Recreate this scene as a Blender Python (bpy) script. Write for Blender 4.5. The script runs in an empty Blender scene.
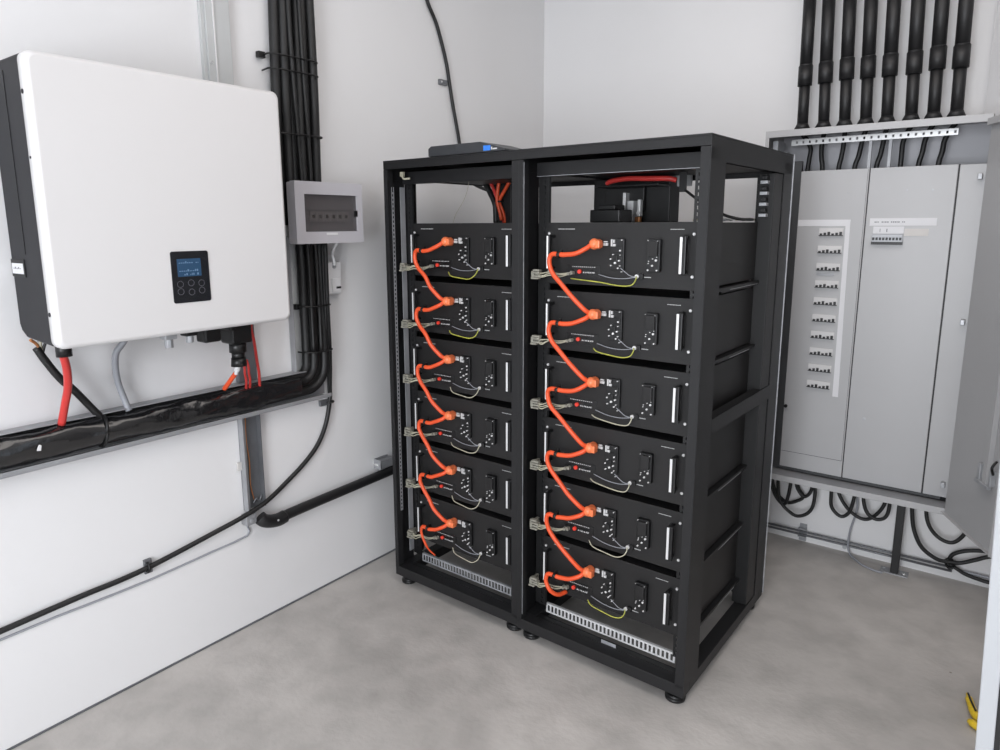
import bpy, bmesh, math, random
from mathutils import Vector, Matrix
random.seed(7)
S = bpy.context.scene
COL = S.collection
PI = math.pi

# ------------------------------------------------------------------ camera
cd = bpy.data.cameras.new('camera')
cam = bpy.data.objects.new('camera', cd)
COL.objects.link(cam)
cd.sensor_fit = 'HORIZONTAL'
cd.sensor_width = 36.0
cd.lens = 690.13 / 1000 * 36.0
cd.shift_x = 0.00923
cd.shift_y = -0.02288
cd.clip_start = 0.02
yaw, pitch, roll = -0.65246, -0.183179, -0.004497
fw = Vector((math.sin(yaw) * math.cos(pitch), math.cos(yaw) * math.cos(pitch), math.sin(pitch)))
rt = Vector((math.cos(yaw), -math.sin(yaw), 0))
up = rt.cross(fw)
r2 = rt * math.cos(roll) + up * math.sin(roll)
u2 = up * math.cos(roll) - rt * math.sin(roll)
m = Matrix((r2, u2, -fw)).transposed().to_4x4()
m.translation = Vector((2.04694, -3.13774, 1.40082))
cam.matrix_world = m
S.camera = cam

# ------------------------------------------------------------------ world, lights, exposure
S.view_settings.view_transform = 'Standard'
S.view_settings.look = 'None'
S.view_settings.gamma = 1
S.view_settings.use_curve_mapping = False
S.view_settings.exposure = -0.05
w = bpy.data.worlds.new('world')
S.world = w
w.use_nodes = True
bg = w.node_tree.nodes['Background']
bg.inputs[0].default_value = (0.82, 0.90, 1.0, 1)
bg.inputs[1].default_value = 1.0


def area(name, loc, target, sx, sy, power, col):
    l = bpy.data.lights.new(name, 'AREA')
    l.shape = 'RECTANGLE'
    l.size, l.size_y = sx, sy
    l.energy = power
    l.color = col
    o = bpy.data.objects.new(name, l)
    COL.objects.link(o)
    o.location = loc
    o.rotation_euler = (Vector(target) - Vector(loc)).to_track_quat('-Z', 'Y').to_euler()
    return o


area('doorway_daylight', (1.95, -5.35, 1.2), (2.1, -1.0, 0.75), 1.5, 2.0, 118, (0.935, 0.96, 1.0))
area('ceiling_fill', (1.75, -1.6, 2.77), (1.75, -1.6, 0), 1.7, 1.7, 22, (1.0, 0.92, 0.87))  # unseen fill light added under the ceiling for evener brightness


# ------------------------------------------------------------------ materials
def mat(name, col, rough=0.5, metal=0.0, var=0.0, vscale=8.0, bump=0.0, bscale=60.0, emit=None, spec=0.5, alpha=None, coat=0.0):
    M = bpy.data.materials.new(name)
    M.use_nodes = True
    nt = M.node_tree
    b = nt.nodes['Principled BSDF']
    b.inputs['Base Color'].default_value = (*col, 1)
    b.inputs['Roughness'].default_value = rough
    b.inputs['Metallic'].default_value = metal
    b.inputs['Specular IOR Level'].default_value = spec
    b.inputs['Coat Weight'].default_value = coat
    if emit:
        b.inputs['Emission Color'].default_value = (*emit[0], 1)
        b.inputs['Emission Strength'].default_value = emit[1]
    if alpha is not None:
        b.inputs['Alpha'].default_value = alpha
    tc = nt.nodes.new('ShaderNodeTexCoord')
    if var > 0:
        n = nt.nodes.new('ShaderNodeTexNoise')
        n.inputs['Scale'].default_value = vscale
        n.inputs['Detail'].default_value = 6
        nt.links.new(tc.outputs['Object'], n.inputs['Vector'])
        r = nt.nodes.new('ShaderNodeValToRGB')
        r.color_ramp.elements[0].position = 0.3
        r.color_ramp.elements[1].position = 0.7
        r.color_ramp.elements[0].color = (*[c * (1 - var) for c in col], 1)
        r.color_ramp.elements[1].color = (*[min(1, c * (1 + var)) for c in col], 1)
        nt.links.new(n.outputs['Fac'], r.inputs['Fac'])
        nt.links.new(r.outputs['Color'], b.inputs['Base Color'])
    if bump > 0:
        n2 = nt.nodes.new('ShaderNodeTexNoise')
        n2.inputs['Scale'].default_value = bscale
        n2.inputs['Detail'].default_value = 4
        nt.links.new(tc.outputs['Object'], n2.inputs['Vector'])
        bp = nt.nodes.new('ShaderNodeBump')
        bp.inputs['Strength'].default_value = bump
        bp.inputs['Distance'].default_value = 0.01
        nt.links.new(n2.outputs['Fac'], bp.inputs['Height'])
        nt.links.new(bp.outputs['Normal'], b.inputs['Normal'])
    return M


M = {}
M['wall'] = mat('wall_paint', (0.74, 0.735, 0.74), 0.75, var=0.02, vscale=1.5, bump=0.05, bscale=25)
M['wallgrey'] = mat('grey_wall_tone', (0.52, 0.52, 0.53), 0.7, var=0.02)
M['ceil'] = mat('ceiling_paint', (0.78, 0.78, 0.77), 0.8, var=0.01)
M['rack'] = mat('rack_black_powdercoat', (0.0115, 0.0115, 0.0125), 0.48, bump=0.03, bscale=400, spec=0.38)
M['rackin'] = mat('rack_inner_black', (0.005, 0.005, 0.0055), 0.5, var=0.1)  # near-black; on rack insides it puts the shade into the colour
M['batt'] = mat('battery_case_black', (0.0125, 0.012, 0.0123), 0.5, bump=0.03, bscale=500, spec=0.38)
M['blackpl'] = mat('black_plastic', (0.005, 0.005, 0.0055), 0.4, var=0.1)
M['rubber'] = mat('cable_black', (0.008, 0.008, 0.0085), 0.5, var=0.15, vscale=20)
M['hdpe'] = mat('conduit_black', (0.009, 0.009, 0.010), 0.48, var=0.15, vscale=10)
M['film'] = mat('film_black', (0.012, 0.012, 0.013), 0.13, bump=0.6, bscale=14, coat=0.6)
M['orange'] = mat('cable_orange', (0.74, 0.085, 0.022), 0.42, var=0.08, vscale=30)
M['orangeplug'] = mat('plug_orange', (0.80, 0.19, 0.07), 0.35, var=0.2, vscale=90)
M['red'] = mat('cable_red', (0.60, 0.045, 0.04), 0.4, var=0.1, vscale=20)
M['silver'] = mat('brushed_aluminium', (0.80, 0.80, 0.80), 0.35, 0.35)
M['screw'] = mat('screw_steel', (0.75, 0.75, 0.75), 0.25, 0.5)
M['galv'] = mat('galvanised_steel', (0.42, 0.43, 0.45), 0.4, 0.4, var=0.18, vscale=30)
M['trunk'] = mat('trunking_grey', (0.33, 0.335, 0.35), 0.4, 0.3, var=0.08, vscale=12)
M['trunkd'] = mat('trunking_cover_grey', (0.13, 0.135, 0.145), 0.3, 0.2, var=0.12, vscale=12)
M['wchan'] = mat('painted_channel', (0.50, 0.51, 0.51), 0.5, var=0.03)
M['cab'] = mat('cabinet_grey_paint', (0.42, 0.42, 0.428), 0.36, var=0.02, vscale=3)
M['cabin'] = mat('cabinet_inner_paint', (0.50, 0.50, 0.53), 0.45, var=0.03)
M['cabdk'] = mat('cabinet_shade_and_seam', (0.045, 0.047, 0.05), 0.5, var=0.1)
M['white'] = mat('inverter_white', (0.66, 0.648, 0.648), 0.4)
M['whites'] = mat('inverter_white_side', (0.60, 0.61, 0.63), 0.35)
M['dkgrey'] = mat('inverter_dark_grey', (0.013, 0.013, 0.016), 0.5, bump=0.04, bscale=300, spec=0.3)
M['display'] = mat('display_black', (0.008, 0.009, 0.012), 0.18, var=0.1)
M['lcd'] = mat('lcd_blue', (0.02, 0.055, 0.11), 0.2, emit=((0.03, 0.08, 0.16), 0.15))
M['lcdtext'] = mat('lcd_text', (0.10, 0.18, 0.28), 0.3, emit=((0.12, 0.24, 0.40), 0.12))
M['key'] = mat('key_outline_grey', (0.14, 0.14, 0.16), 0.4)
M['boxpl'] = mat('breaker_box_plastic', (0.50, 0.49, 0.52), 0.4, var=0.01)
M['whitepl'] = mat('white_plastic', (0.72, 0.72, 0.73), 0.4, var=0.01)
M['smoke'] = mat('smoked_window', (0.09, 0.08, 0.08), 0.2, alpha=0.45)
M['breaker'] = mat('breaker_white', (0.60, 0.59, 0.59), 0.45, var=0.03)
M['beige'] = mat('connector_beige', (0.27, 0.26, 0.22), 0.4, var=0.35, vscale=120)
M['beigew'] = mat('wire_beige', (0.44, 0.42, 0.32), 0.4, var=0.15, vscale=80)
M['yg'] = mat('wire_yellow_green', (0.42, 0.43, 0.07), 0.4, var=0.3, vscale=60)
M['print'] = mat('printed_marking', (0.55, 0.55, 0.55), 0.6)
M['label'] = mat('paper_label', (0.68, 0.68, 0.70), 0.6, var=0.01)
M['pale'] = mat('pale_label', (0.60, 0.58, 0.56), 0.6, var=0.04)
M['redbtn'] = mat('red_button', (0.75, 0.05, 0.03), 0.35)
M['blue'] = mat('blue_sticker', (0.03, 0.20, 0.72), 0.35, var=0.1, vscale=60)
M['router'] = mat('router_grey', (0.032, 0.034, 0.038), 0.42, bump=0.05, bscale=200)
M['greyhose'] = mat('grey_hose', (0.30, 0.31, 0.34), 0.4, var=0.05)
M['doorw'] = mat('door_white', (0.40, 0.41, 0.425), 0.45)
M['doorg'] = mat('door_grey', (0.30, 0.32, 0.33), 0.4)
M['yellow'] = mat('tool_yellow', (0.72, 0.50, 0.03), 0.4, var=0.15, vscale=90)
M['copper'] = mat('copper', (0.55, 0.24, 0.10), 0.35, 0.7)


def concrete():
    Mx = bpy.data.materials.new('concrete_floor')
    Mx.use_nodes = True
    nt = Mx.node_tree
    b = nt.nodes['Principled BSDF']
    tc = nt.nodes.new('ShaderNodeTexCoord')

    def noise(s, d, dist=0.0):
        n = nt.nodes.new('ShaderNodeTexNoise')
        n.inputs['Scale'].default_value = s
        n.inputs['Detail'].default_value = d
        n.inputs['Distortion'].default_value = dist
        nt.links.new(tc.outputs['Object'], n.inputs['Vector'])
        return n
    n1 = noise(1.6, 5, 0.8)
    n2 = noise(9, 8, 0.3)
    n3 = noise(60, 3)
    r1 = nt.nodes.new('ShaderNodeValToRGB')
    r1.color_ramp.elements[0].position = 0.35
    r1.color_ramp.elements[1].position = 0.68
    r1.color_ramp.elements[0].color = (0.40, 0.380, 0.362, 1)
    r1.color_ramp.elements[1].color = (0.53, 0.503, 0.479, 1)
    nt.links.new(n1.outputs['Fac'], r1.inputs['Fac'])
    r2_ = nt.nodes.new('ShaderNodeValToRGB')
    r2_.color_ramp.elements[0].position = 0.32
    r2_.color_ramp.elements[1].position = 0.6
    r2_.color_ramp.elements[0].color = (0.86, 0.86, 0.86, 1)
    r2_.color_ramp.elements[1].color = (1.03, 1.03, 1.03, 1)
    nt.links.new(n2.outputs['Fac'], r2_.inputs['Fac'])
    mx = nt.nodes.new('ShaderNodeMix')
    mx.data_type = 'RGBA'
    mx.blend_type = 'MULTIPLY'
    mx.inputs['Factor'].default_value = 1
    nt.links.new(r1.outputs['Color'], mx.inputs['A'])
    nt.links.new(r2_.outputs['Color'], mx.inputs['B'])
    # small dark pits
    v = nt.nodes.new('ShaderNodeTexVoronoi')
    v.inputs['Scale'].default_value = 4.5
    nt.links.new(tc.outputs['Object'], v.inputs['Vector'])
    r3 = nt.nodes.new('ShaderNodeValToRGB')
    r3.color_ramp.elements[0].position = 0.018
    r3.color_ramp.elements[1].position = 0.026
    r3.color_ramp.elements[0].color = (0.5, 0.47, 0.43, 1)
    r3.color_ramp.elements[1].color = (1, 1, 1, 1)
    nt.links.new(v.outputs['Distance'], r3.inputs['Fac'])
    m2 = nt.nodes.new('ShaderNodeMix')
    m2.data_type = 'RGBA'
    m2.blend_type = 'MULTIPLY'
    m2.inputs['Factor'].default_value = 1
    nt.links.new(mx.outputs['Result'], m2.inputs['A'])
    nt.links.new(r3.outputs['Color'], m2.inputs['B'])
    nt.links.new(m2.outputs['Result'], b.inputs['Base Color'])
    rr = nt.nodes.new('ShaderNodeMapRange')
    rr.inputs['To Min'].default_value = 0.42
    rr.inputs['To Max'].default_value = 0.62
    nt.links.new(n2.outputs['Fac'], rr.inputs['Value'])
    nt.links.new(rr.outputs['Result'], b.inputs['Roughness'])
    bp = nt.nodes.new('ShaderNodeBump')
    bp.inputs['Strength'].default_value = 0.08
    bp.inputs['Distance'].default_value = 0.01
    nt.links.new(n3.outputs['Fac'], bp.inputs['Height'])
    nt.links.new(bp.outputs['Normal'], b.inputs['Normal'])
    return Mx


M['floor'] = concrete()


# ------------------------------------------------------------------ mesh helpers
def catmull(pts, n=6):
    pts = [Vector(p) for p in pts]
    if len(pts) < 3:
        return pts
    P = [pts[0] * 2 - pts[1]] + pts + [pts[-1] * 2 - pts[-2]]
    out = []
    for i in range(1, len(P) - 2):
        a, b, c, d = P[i - 1], P[i], P[i + 1], P[i + 2]
        for k in range(n):
            t = k / n
            out.append(0.5 * ((2 * b) + (c - a) * t + (2 * a - 5 * b + 4 * c - d) * t * t + (3 * b - a - 3 * c + d) * t ** 3))
    out.append(pts[-1])
    return out


class MB:
    def __init__(s):
        s.v, s.f, s.sm = [], [], []

    def add(s, vs, fs, smooth=False):
        o = len(s.v)
        s.v += [tuple(v) for v in vs]
        s.f += [tuple(i + o for i in f) for f in fs]
        s.sm += [smooth] * len(fs)
        return s

    def box(s, x0, x1, y0, y1, z0, z1):
        vs = [(x, y, z) for x in (x0, x1) for y in (y0, y1) for z in (z0, z1)]
        return s.add(vs, [(0, 1, 3, 2), (4, 6, 7, 5), (0, 4, 5, 1), (2, 3, 7, 6), (0, 2, 6, 4), (1, 5, 7, 3)])

    def prism(s, poly, axis, a, b, smooth=False):
        """poly: list of 2D points; extruded along axis from a to b"""
        n = len(poly)

        def mk(p, t):
            if axis == 'x':
                return (t, p[0], p[1])
            if axis == 'y':
                return (p[0], t, p[1])
            return (p[0], p[1], t)
        vs = [mk(p, a) for p in poly] + [mk(p, b) for p in poly]
        fs = [(i, (i + 1) % n, n + (i + 1) % n, n + i) for i in range(n)]
        s.add(vs, fs + [tuple(range(n))[::-1], tuple(range(n, 2 * n))])
        return s

    def tube(s, pts, r, seg=10, smooth=True, sm_n=6, closed=False, ry=None):
        path = catmull(pts, sm_n) if sm_n else [Vector(p) for p in pts]
        rs = r if isinstance(r, list) else None
        n = len(path)
        # parallel transport
        t0 = (path[1] - path[0]).normalized()
        ref = Vector((0, 0, 1)) if abs(t0.z) < 0.9 else Vector((1, 0, 0))
        nrm = t0.cross(ref).normalized()
        vs = []
        for i, p in enumerate(path):
            t = (path[min(i + 1, n - 1)] - path[max(i - 1, 0)]).normalized()
            nrm = (nrm - t * nrm.dot(t)).normalized()
            bn = t.cross(nrm)
            rr = r if rs is None else rs[min(int(i / max(1, n - 1) * (len(rs) - 1) + 0.5), len(rs) - 1)]
            for k in range(seg):
                a = 2 * PI * k / seg
                vs.append(p + nrm * math.cos(a) * rr + bn * math.sin(a) * (ry or rr))
        fs = []
        for i in range(n - 1):
            for k in range(seg):
                fs.append((i * seg + k, i * seg + (k + 1) % seg, (i + 1) * seg + (k + 1) % seg, (i + 1) * seg + k))
        s.add(vs, fs, smooth)
        o = len(s.v) - len(vs)
        s.f.append(tuple(o + k for k in range(seg))[::-1])
        s.f.append(tuple(o + (n - 1) * seg + k for k in range(seg)))
        s.sm += [False, False]
        return s

    def cyl(s, p0, p1, r, seg=20, r1=None):
        p0, p1 = Vector(p0), Vector(p1)
        t = (p1 - p0).normalized()
        ref = Vector((0, 0, 1)) if abs(t.z) < 0.9 else Vector((1, 0, 0))
        a = t.cross(ref).normalized()
        b = t.cross(a)
        vs = []
        for p, rr in ((p0, r), (p1, r if r1 is None else r1)):
            for k in range(seg):
                an = 2 * PI * k / seg
                vs.append(p + a * math.cos(an) * rr + b * math.sin(an) * rr)
        s.add(vs, [(k, (k + 1) % seg, seg + (k + 1) % seg, seg + k) for k in range(seg)], True)
        o = len(s.v) - 2 * seg
        s.f.append(tuple(o + k for k in range(seg))[::-1])
        s.f.append(tuple(o + seg + k for k in range(seg)))
        s.sm += [False, False]
        return s

    def sphere(s, c, r, seg=14, rings=8, sc=(1, 1, 1)):
        c = Vector(c)
        vs = [c + Vector((0, 0, r * sc[2]))]
        for i in range(1, rings):
            ph = PI * i / rings
            for k in range(seg):
                a = 2 * PI * k / seg
                vs.append(c + Vector((r * sc[0] * math.sin(ph) * math.cos(a), r * sc[1] * math.sin(ph) * math.sin(a), r * sc[2] * math.cos(ph))))
        vs.append(c - Vector((0, 0, r * sc[2])))
        fs = [(0, 1 + k, 1 + (k + 1) % seg) for k in range(seg)]
        for i in range(rings - 2):
            for k in range(seg):
                a = 1 + i * seg + k
                b = 1 + i * seg + (k + 1) % seg
                fs.append((a, a + seg, b + seg, b))
        L = len(vs) - 1
        fs += [(L, 1 + (rings - 2) * seg + (k + 1) % seg, 1 + (rings - 2) * seg + k) for k in range(seg)]
        return s.add(vs, fs, True)

    def build(s, name, m, parent=None, bevel=0.0, seg=2, loc=None, rotz=None):
        me = bpy.data.meshes.new(name)
        me.from_pydata(s.v, [], s.f)
        me.polygons.foreach_set('use_smooth', s.sm)
        bm = bmesh.new()
        bm.from_mesh(me)
        bmesh.ops.recalc_face_normals(bm, faces=bm.faces)
        bm.to_mesh(me)
        bm.free()
        me.materials.append(M[m])
        o = bpy.data.objects.new(name, me)
        COL.objects.link(o)
        if parent is not None:
            o.parent = parent
        if loc is not None:
            o.location = loc
        if rotz is not None:
            o.rotation_euler = (0, 0, rotz)
        if bevel > 0:
            md = o.modifiers.new('bevel', 'BEVEL')
            md.width = bevel
            md.segments = seg
            md.limit_method = 'ANGLE'
            md.angle_limit = math.radians(40)
        return o


def B(x0, x1, y0, y1, z0, z1):
    return MB().box(x0, x1, y0, y1, z0, z1)


def rrect(x0, x1, y0, y1, r, n=6):
    out = []
    for cx, cy, a0 in ((x1 - r, y1 - r, 0), (x0 + r, y1 - r, 90), (x0 + r, y0 + r, 180), (x1 - r, y0 + r, 270)):
        for k in range(n + 1):
            a = math.radians(a0 + 90 * k / n)
            out.append((cx + r * math.cos(a), cy + r * math.sin(a)))
    return out


def tag(o, label, cat, group=None, kind=None):
    o['label'] = label
    o['category'] = cat
    if group:
        o['group'] = group
    if kind:
        o['kind'] = kind
    return o


def thing(name, loc, rotz, label, cat, group=None):
    o = bpy.data.objects.new(name, None)
    o.empty_display_size = 0.05
    COL.objects.link(o)
    o.location = loc
    o.rotation_euler = (0, 0, rotz)
    return tag(o, label, cat, group)


def struct(name, mb, m, bevel=0.0):
    o = mb.build(name, m, None, bevel)
    o['kind'] = 'structure'
    return o


def copy_tree(o, parent=None, col=COL):
    c = o.copy()
    col.objects.link(c)
    if parent is not None:
        c.parent = parent
    for ch in list(o.children):
        copy_tree(ch, c)
    return c


def recenter(o):
    """put the origin of a one-mesh thing at the middle of its underside"""
    me = o.data
    xs = [v.co.x for v in me.vertices]
    ys = [v.co.y for v in me.vertices]
    zs = [v.co.z for v in me.vertices]
    c = Vector(((min(xs) + max(xs)) / 2, (min(ys) + max(ys)) / 2, min(zs)))
    me.transform(Matrix.Translation(-c))
    o.location = c
    return o


# ------------------------------------------------------------------ the room
struct('floor', B(-0.15, 3.15, -5.15, 0.15, -0.12, 0.0), 'floor')
struct('ceiling', B(-0.15, 3.15, -5.15, 0.15, 2.80, 2.92), 'ceil')
struct('wall_left', B(-0.15, 0.0, -5.15, 0.15, 0.0, 2.80), 'wall')
struct('wall_back', B(0.0, 3.15, 0.0, 0.15, 0.0, 2.80), 'wall')
wr = MB().box(2.98, 3.13, -1.80, 0.0, 0, 2.80).box(2.98, 3.13, -5.15, -2.70, 0, 2.80).box(2.98, 3.13, -2.70, -1.80, 2.12, 2.80)
struct('wall_right', wr, 'wall')
wf = MB().box(0.0, 0.25, -5.15, -5.0, 0, 2.80).box(2.65, 2.98, -5.15, -5.0, 0, 2.80).box(0.25, 2.65, -5.15, -5.0, 2.45, 2.80)
struct('wall_front', wf, 'wall')
# shallow slab added for the greyer stretch of wall above the cabinet
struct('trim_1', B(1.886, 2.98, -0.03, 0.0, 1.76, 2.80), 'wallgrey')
# dark joint where the left wall meets the floor
struct('trim_2', B(0.0, 0.004, -5.0, 0.0, 0.0, 0.006), 'trunkd')

# room door, standing open at right angles to the right wall
door = struct('door_1', MB().box(2.124, 2.97, -1.862, -1.832, 0.015, 2.10).box(2.12, 2.97, -1.868, -1.826, 2.06, 2.10), 'doorg', 0.002)
B(2.093, 2.1165, -1.872, -1.822, 0.012, 2.10).build('door_frame', 'doorw', door, 0.002)
B(2.1165, 2.124, -1.864, -1.830, 0.012, 2.10).build('door_seal', 'rackin', door)
MB().cyl((2.24, -1.90, 1.05), (2.24, -1.862, 1.05), 0.011).box(2.232, 2.36, -1.915, -1.90, 1.04, 1.06).build('door_handle', 'silver', door, 0.002)
# the door hangs a little out of true: its free edge leans away from the hinges
for o_ in [door] + list(door.children):
    for v_ in o_.data.vertices:
        v_.co.x -= 0.0375 * v_.co.z * (2.98 - v_.co.x) / 0.88

# ------------------------------------------------------------------ racks
O = Vector((0.80116, -1.36463, 0))
TH = -0.014335
UU = Vector((math.cos(TH), math.sin(TH), 0))
VV = Vector((-math.sin(TH), math.cos(TH), 0))


def R(a, b, z):
    return O + UU * a + VV * b + Vector((0, 0, z))


RW, RD, RH, RZ0 = 0.598, 0.73, 1.6237, 0.035


def make_rack(origin, label, bolts):
    t = thing('server_rack', origin, TH, label, 'rack', 'black open-frame racks standing side by side')
    # top cover: a shallow lid, deeper at the sides
    mb = MB()
    mb.box(0, RW, 0, RD, RH - 0.006, RH)
    mb.box(0, RW, 0, 0.004, RH - 0.030, RH - 0.006)
    mb.box(0, RW, RD - 0.004, RD, RH - 0.065, RH - 0.006)
    mb.box(0, 0.004, 0.004, RD - 0.004, RH - 0.065, RH - 0.006)
    mb.box(RW - 0.004, RW, 0.004, RD - 0.004, RH - 0.065, RH - 0.006)
    mb.build('top_cover', 'rack', t, 0.001)
    # corner posts
    H1 = RH - 0.031
    for (x0, x1, y0, y1, xin, yin) in ((0, 0.017, 0.0, 0.10, 1, 1), (RW - 0.028, RW, 0, 0.108, -1, 1), (0, 0.03, RD - 0.09, RD, 1, -1), (RW - 0.03, RW, RD - 0.09, RD, -1, -1)):
        p = MB()
        if xin > 0:
            p.box(x0, x0 + 0.003, y0, y1, RZ0 + 0.03, H1)
        else:
            p.box(x1 - 0.003, x1, y0, y1, RZ0 + 0.03, H1)
        if yin > 0:
            p.box(x0 + 0.003 * (xin > 0), x1 - 0.003 * (xin < 0), y0, y0 + 0.003, RZ0 + 0.03, H1)
            # returned inner lip
            xi = x1 if xin > 0 else x0
            p.box(min(xi, xi - 0.003 * xin), max(xi, xi - 0.003 * xin), y0 + 0.003, y0 + 0.03, RZ0 + 0.03, H1)
        else:
            p.box(x0 + 0.003 * (xin > 0), x1 - 0.003 * (xin < 0), y1 - 0.003, y1, RZ0 + 0.03, H1)
        p.build('frame_post', 'rack', t, 0.0008)
    # base frame
    b = MB()
    b.box(0, RW, 0, 0.045, RZ0, RZ0 + 0.038)
    b.box(0, RW, RD - 0.045, RD, RZ0, RZ0 + 0.038)
    b.box(0, 0.045, 0.045, RD - 0.045, RZ0, RZ0 + 0.038)
    b.box(RW - 0.045, RW, 0.045, RD - 0.045, RZ0, RZ0 + 0.038)
    b.build('base_frame', 'rack', t, 0.0015)
    b = MB()
    b.box(0.018, RW - 0.03, 0.050, 0.068, RZ0 + 0.010, RZ0 + 0.036)
    b.box(0.018, RW - 0.03, 0.074, 0.088, RZ0 + 0.0, RZ0 + 0.026)
    b.build('base_cross_rail', 'rackin', t, 0.001)
    # side beams at mid height
    for xs in (0, RW - 0.003):
        s = MB()
        s.box(xs, xs + 0.003, 0.108, RD - 0.09, 0.808, 0.857)
        xs2 = xs if xs == 0 else RW - 0.03
        s.box(xs2, xs2 + 0.03, 0.108, RD - 0.09, 0.854, 0.857)
        s.box(xs2, xs2 + 0.03, 0.108, RD - 0.09, 0.808, 0.811)
        s.build('side_beam', 'rack', t, 0.0006)
    # drilled 19 inch mounting rails (front pair, rear pair)
    for (x0, y0) in ((0.034, 0.083), (0.526, 0.083), (0.034, 0.600), (0.526, 0.600)):
        rl = MB()
        z0, z1 = 0.10, RH - 0.07
        rl.box(x0, x0 + 0.008, y0, y0 + 0.002, z0, z1)
        rl.box(x0 + 0.0175, x0 + 0.0255, y0, y0 + 0.002, z0, z1)
        z = z0
        while z < z1 - 0.008:
            rl.box(x0 + 0.008, x0 + 0.0175, y0, y0 + 0.002, z, z + 0.008)
            z += 0.0175
        xo = x0 if x0 < 0.3 else x0 + 0.0235
        rl.box(xo, xo + 0.002, y0 + 0.002, y0 + 0.045, z0, z1)
        rl.build('mounting_rail', 'rackin', t)
    # cross members under the lid
    c = MB()
    c.box(0.017, RW - 0.028, 0.075, 0.079, RH - 0.078, RH - 0.036)
    c.box(0.017, RW - 0.028, 0.079, 0.105, RH - 0.078, RH - 0.075)
    c.build('top_cross_bar', 'rack', t, 0.0008)
    c = MB()
    c.box(0.03, RW - 0.03, 0.60, 0.604, RH - 0.078, RH - 0.04)
    c.build('top_cross_bar', 'rack', t, 0.0008)
    c = MB()
    c.box(0.03, RW - 0.03, 0.16, 0.58, RH - 0.062, RH - 0.058)
    c.box(0.03, RW - 0.03, 0.16, 0.163, RH - 0.062, RH - 0.040)
    c.build('roof_plate', 'rackin', t)
    if bolts:
        B(0.017, RW - 0.028, 0.0735, 0.0745, RH - 0.078, RH - 0.0768).build('bar_edge', 'galv', t)
    # galvanised perforated bar across the bottom front
    g = MB()
    x0, x1, y0 = 0.058, 0.530, 0.092
    g.box(x0, x1, y0, y0 + 0.002, 0.099, 0.104)
    g.box(x0, x1, y0, y0 + 0.002, 0.072, 0.078)
    g.box(x0, x1, y0, y0 + 0.010, 0.1040, 0.1055)
    n = 33
    for i in range(n):
        xx = x0 + (x1 - x0 - 0.006) * i / (n - 1)
        g.box(xx, xx + 0.0065, y0, y0 + 0.002, 0.078, 0.099)
    g.build('perforated_bar', 'silver' if bolts else 'galv', t)
    # shelf angles carrying the batteries
    for side in (0, 1):
        for i in range(6):
            zb = 1.405 - 0.20907 * i - 0.187 - 0.004
            s = MB()
            if side:
                s.box(0.500, 0.566, 0.135, 0.56, zb, zb + 0.002)
                s.box(0.566, 0.568, 0.135, 0.56, zb - 0.006, zb + 0.003)
                s.box(0.556, 0.5575, 0.24, 0.54, zb - 0.014, zb + 0.001)
            else:
                s.box(0.040, 0.110, 0.10, 0.61, zb, zb + 0.002)
                s.box(0.038, 0.040, 0.10, 0.61, zb - 0.002, zb + 0.014)
            s.build('shelf_angle', 'rackin' if not side else 'rack', t)
    for i in range(6):
        zb = 1.405 - 0.20907 * i - 0.187 - 0.004
        B(0.5682, 0.5692, 0.28 + 0.03 * (i % 3), 0.53 - 0.04 * (i % 2), zb - 0.0060, zb - 0.0046).build('shelf_highlight', 'galv', t)  # pale strip paints the highlight along the shelf rail
    B(0.017, 0.062, 0.0865, 0.088, 0.10, RH - 0.07).build('filler_plate', 'rackin', t)
    B(0.034, 0.036, 0.130, 0.630, 0.17, 1.402).build('added_side_baffle', 'rackin', t)  # added plate, stops light showing through the slots under the modules
    # dark vertical cable manager in front of the rear right post
    B(0.545, 0.596, 0.550, 0.634, 0.075, RH - 0.068).build('cable_manager', 'rackin', t, 0.002)
    # feet
    for (fx, fy) in ((0.035, 0.04), (RW - 0.04, 0.04), (0.035, RD - 0.05), (RW - 0.04, RD - 0.05)):
        MB().cyl((fx, fy, 0), (fx, fy, 0.010), 0.030, 24, 0.031).cyl((fx, fy, 0.010), (fx, fy, 0.018), 0.031, 24, 0.020).cyl((fx, fy, 0.018), (fx, fy, 0.037), 0.009, 14).build('levelling_foot', 'blackpl', t)
    # rear edge strip, a painted highlight, is added on the right rack only
    return t


rackR = make_rack(R(0, 0, 0), 'right and nearer of the two black racks, its side facing the grey cabinet', True)
rackL = make_rack(R(-0.600, 0.006, 0), 'left black rack, with a flat dark router on its top', False)
B(RW + 0.0005, RW + 0.0035, RD + 0.001, RD + 0.004, RZ0 + 0.01, RH).build('edge_strip', 'galv', rackR)  # pale strip stands for light reflected along the rear edge
B(0.0, RW, RD + 0.001, RD + 0.004, RZ0 + 0.01, RZ0 + 0.06).build('rear_panel', 'rack', rackR)
# thin pale strip along the left post of the right rack
B(0.0175, 0.0188, 0.003, 0.005, 0.09, 1.585).build('edge_strip', 'galv', rackR)
# small maker plate on the lower rail of the right rack
B(0.300, 0.352, 0.0475, 0.0485, RZ0 + 0.0385, RZ0 + 0.050).build('maker_plate', 'galv', rackR)
# loose pale wire tail and terminal in left rack's upper corner
tag(recenter(MB().tube([R(-0.552, 0.05, 1.583), R(-0.548, 0.05, 1.57), R(-0.54, 0.05, 1.562), R(-0.52, 0.06, 1.563)], 0.004, 6).box(*[c for p in zip(R(-0.556, 0.045, 1.570), R(-0.542, 0.055, 1.586)) for c in (min(p), max(p))]).build('wire_terminal', 'beigew')),
    'small pale wire end with terminal in the top left corner of the left rack', 'wire')

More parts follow.
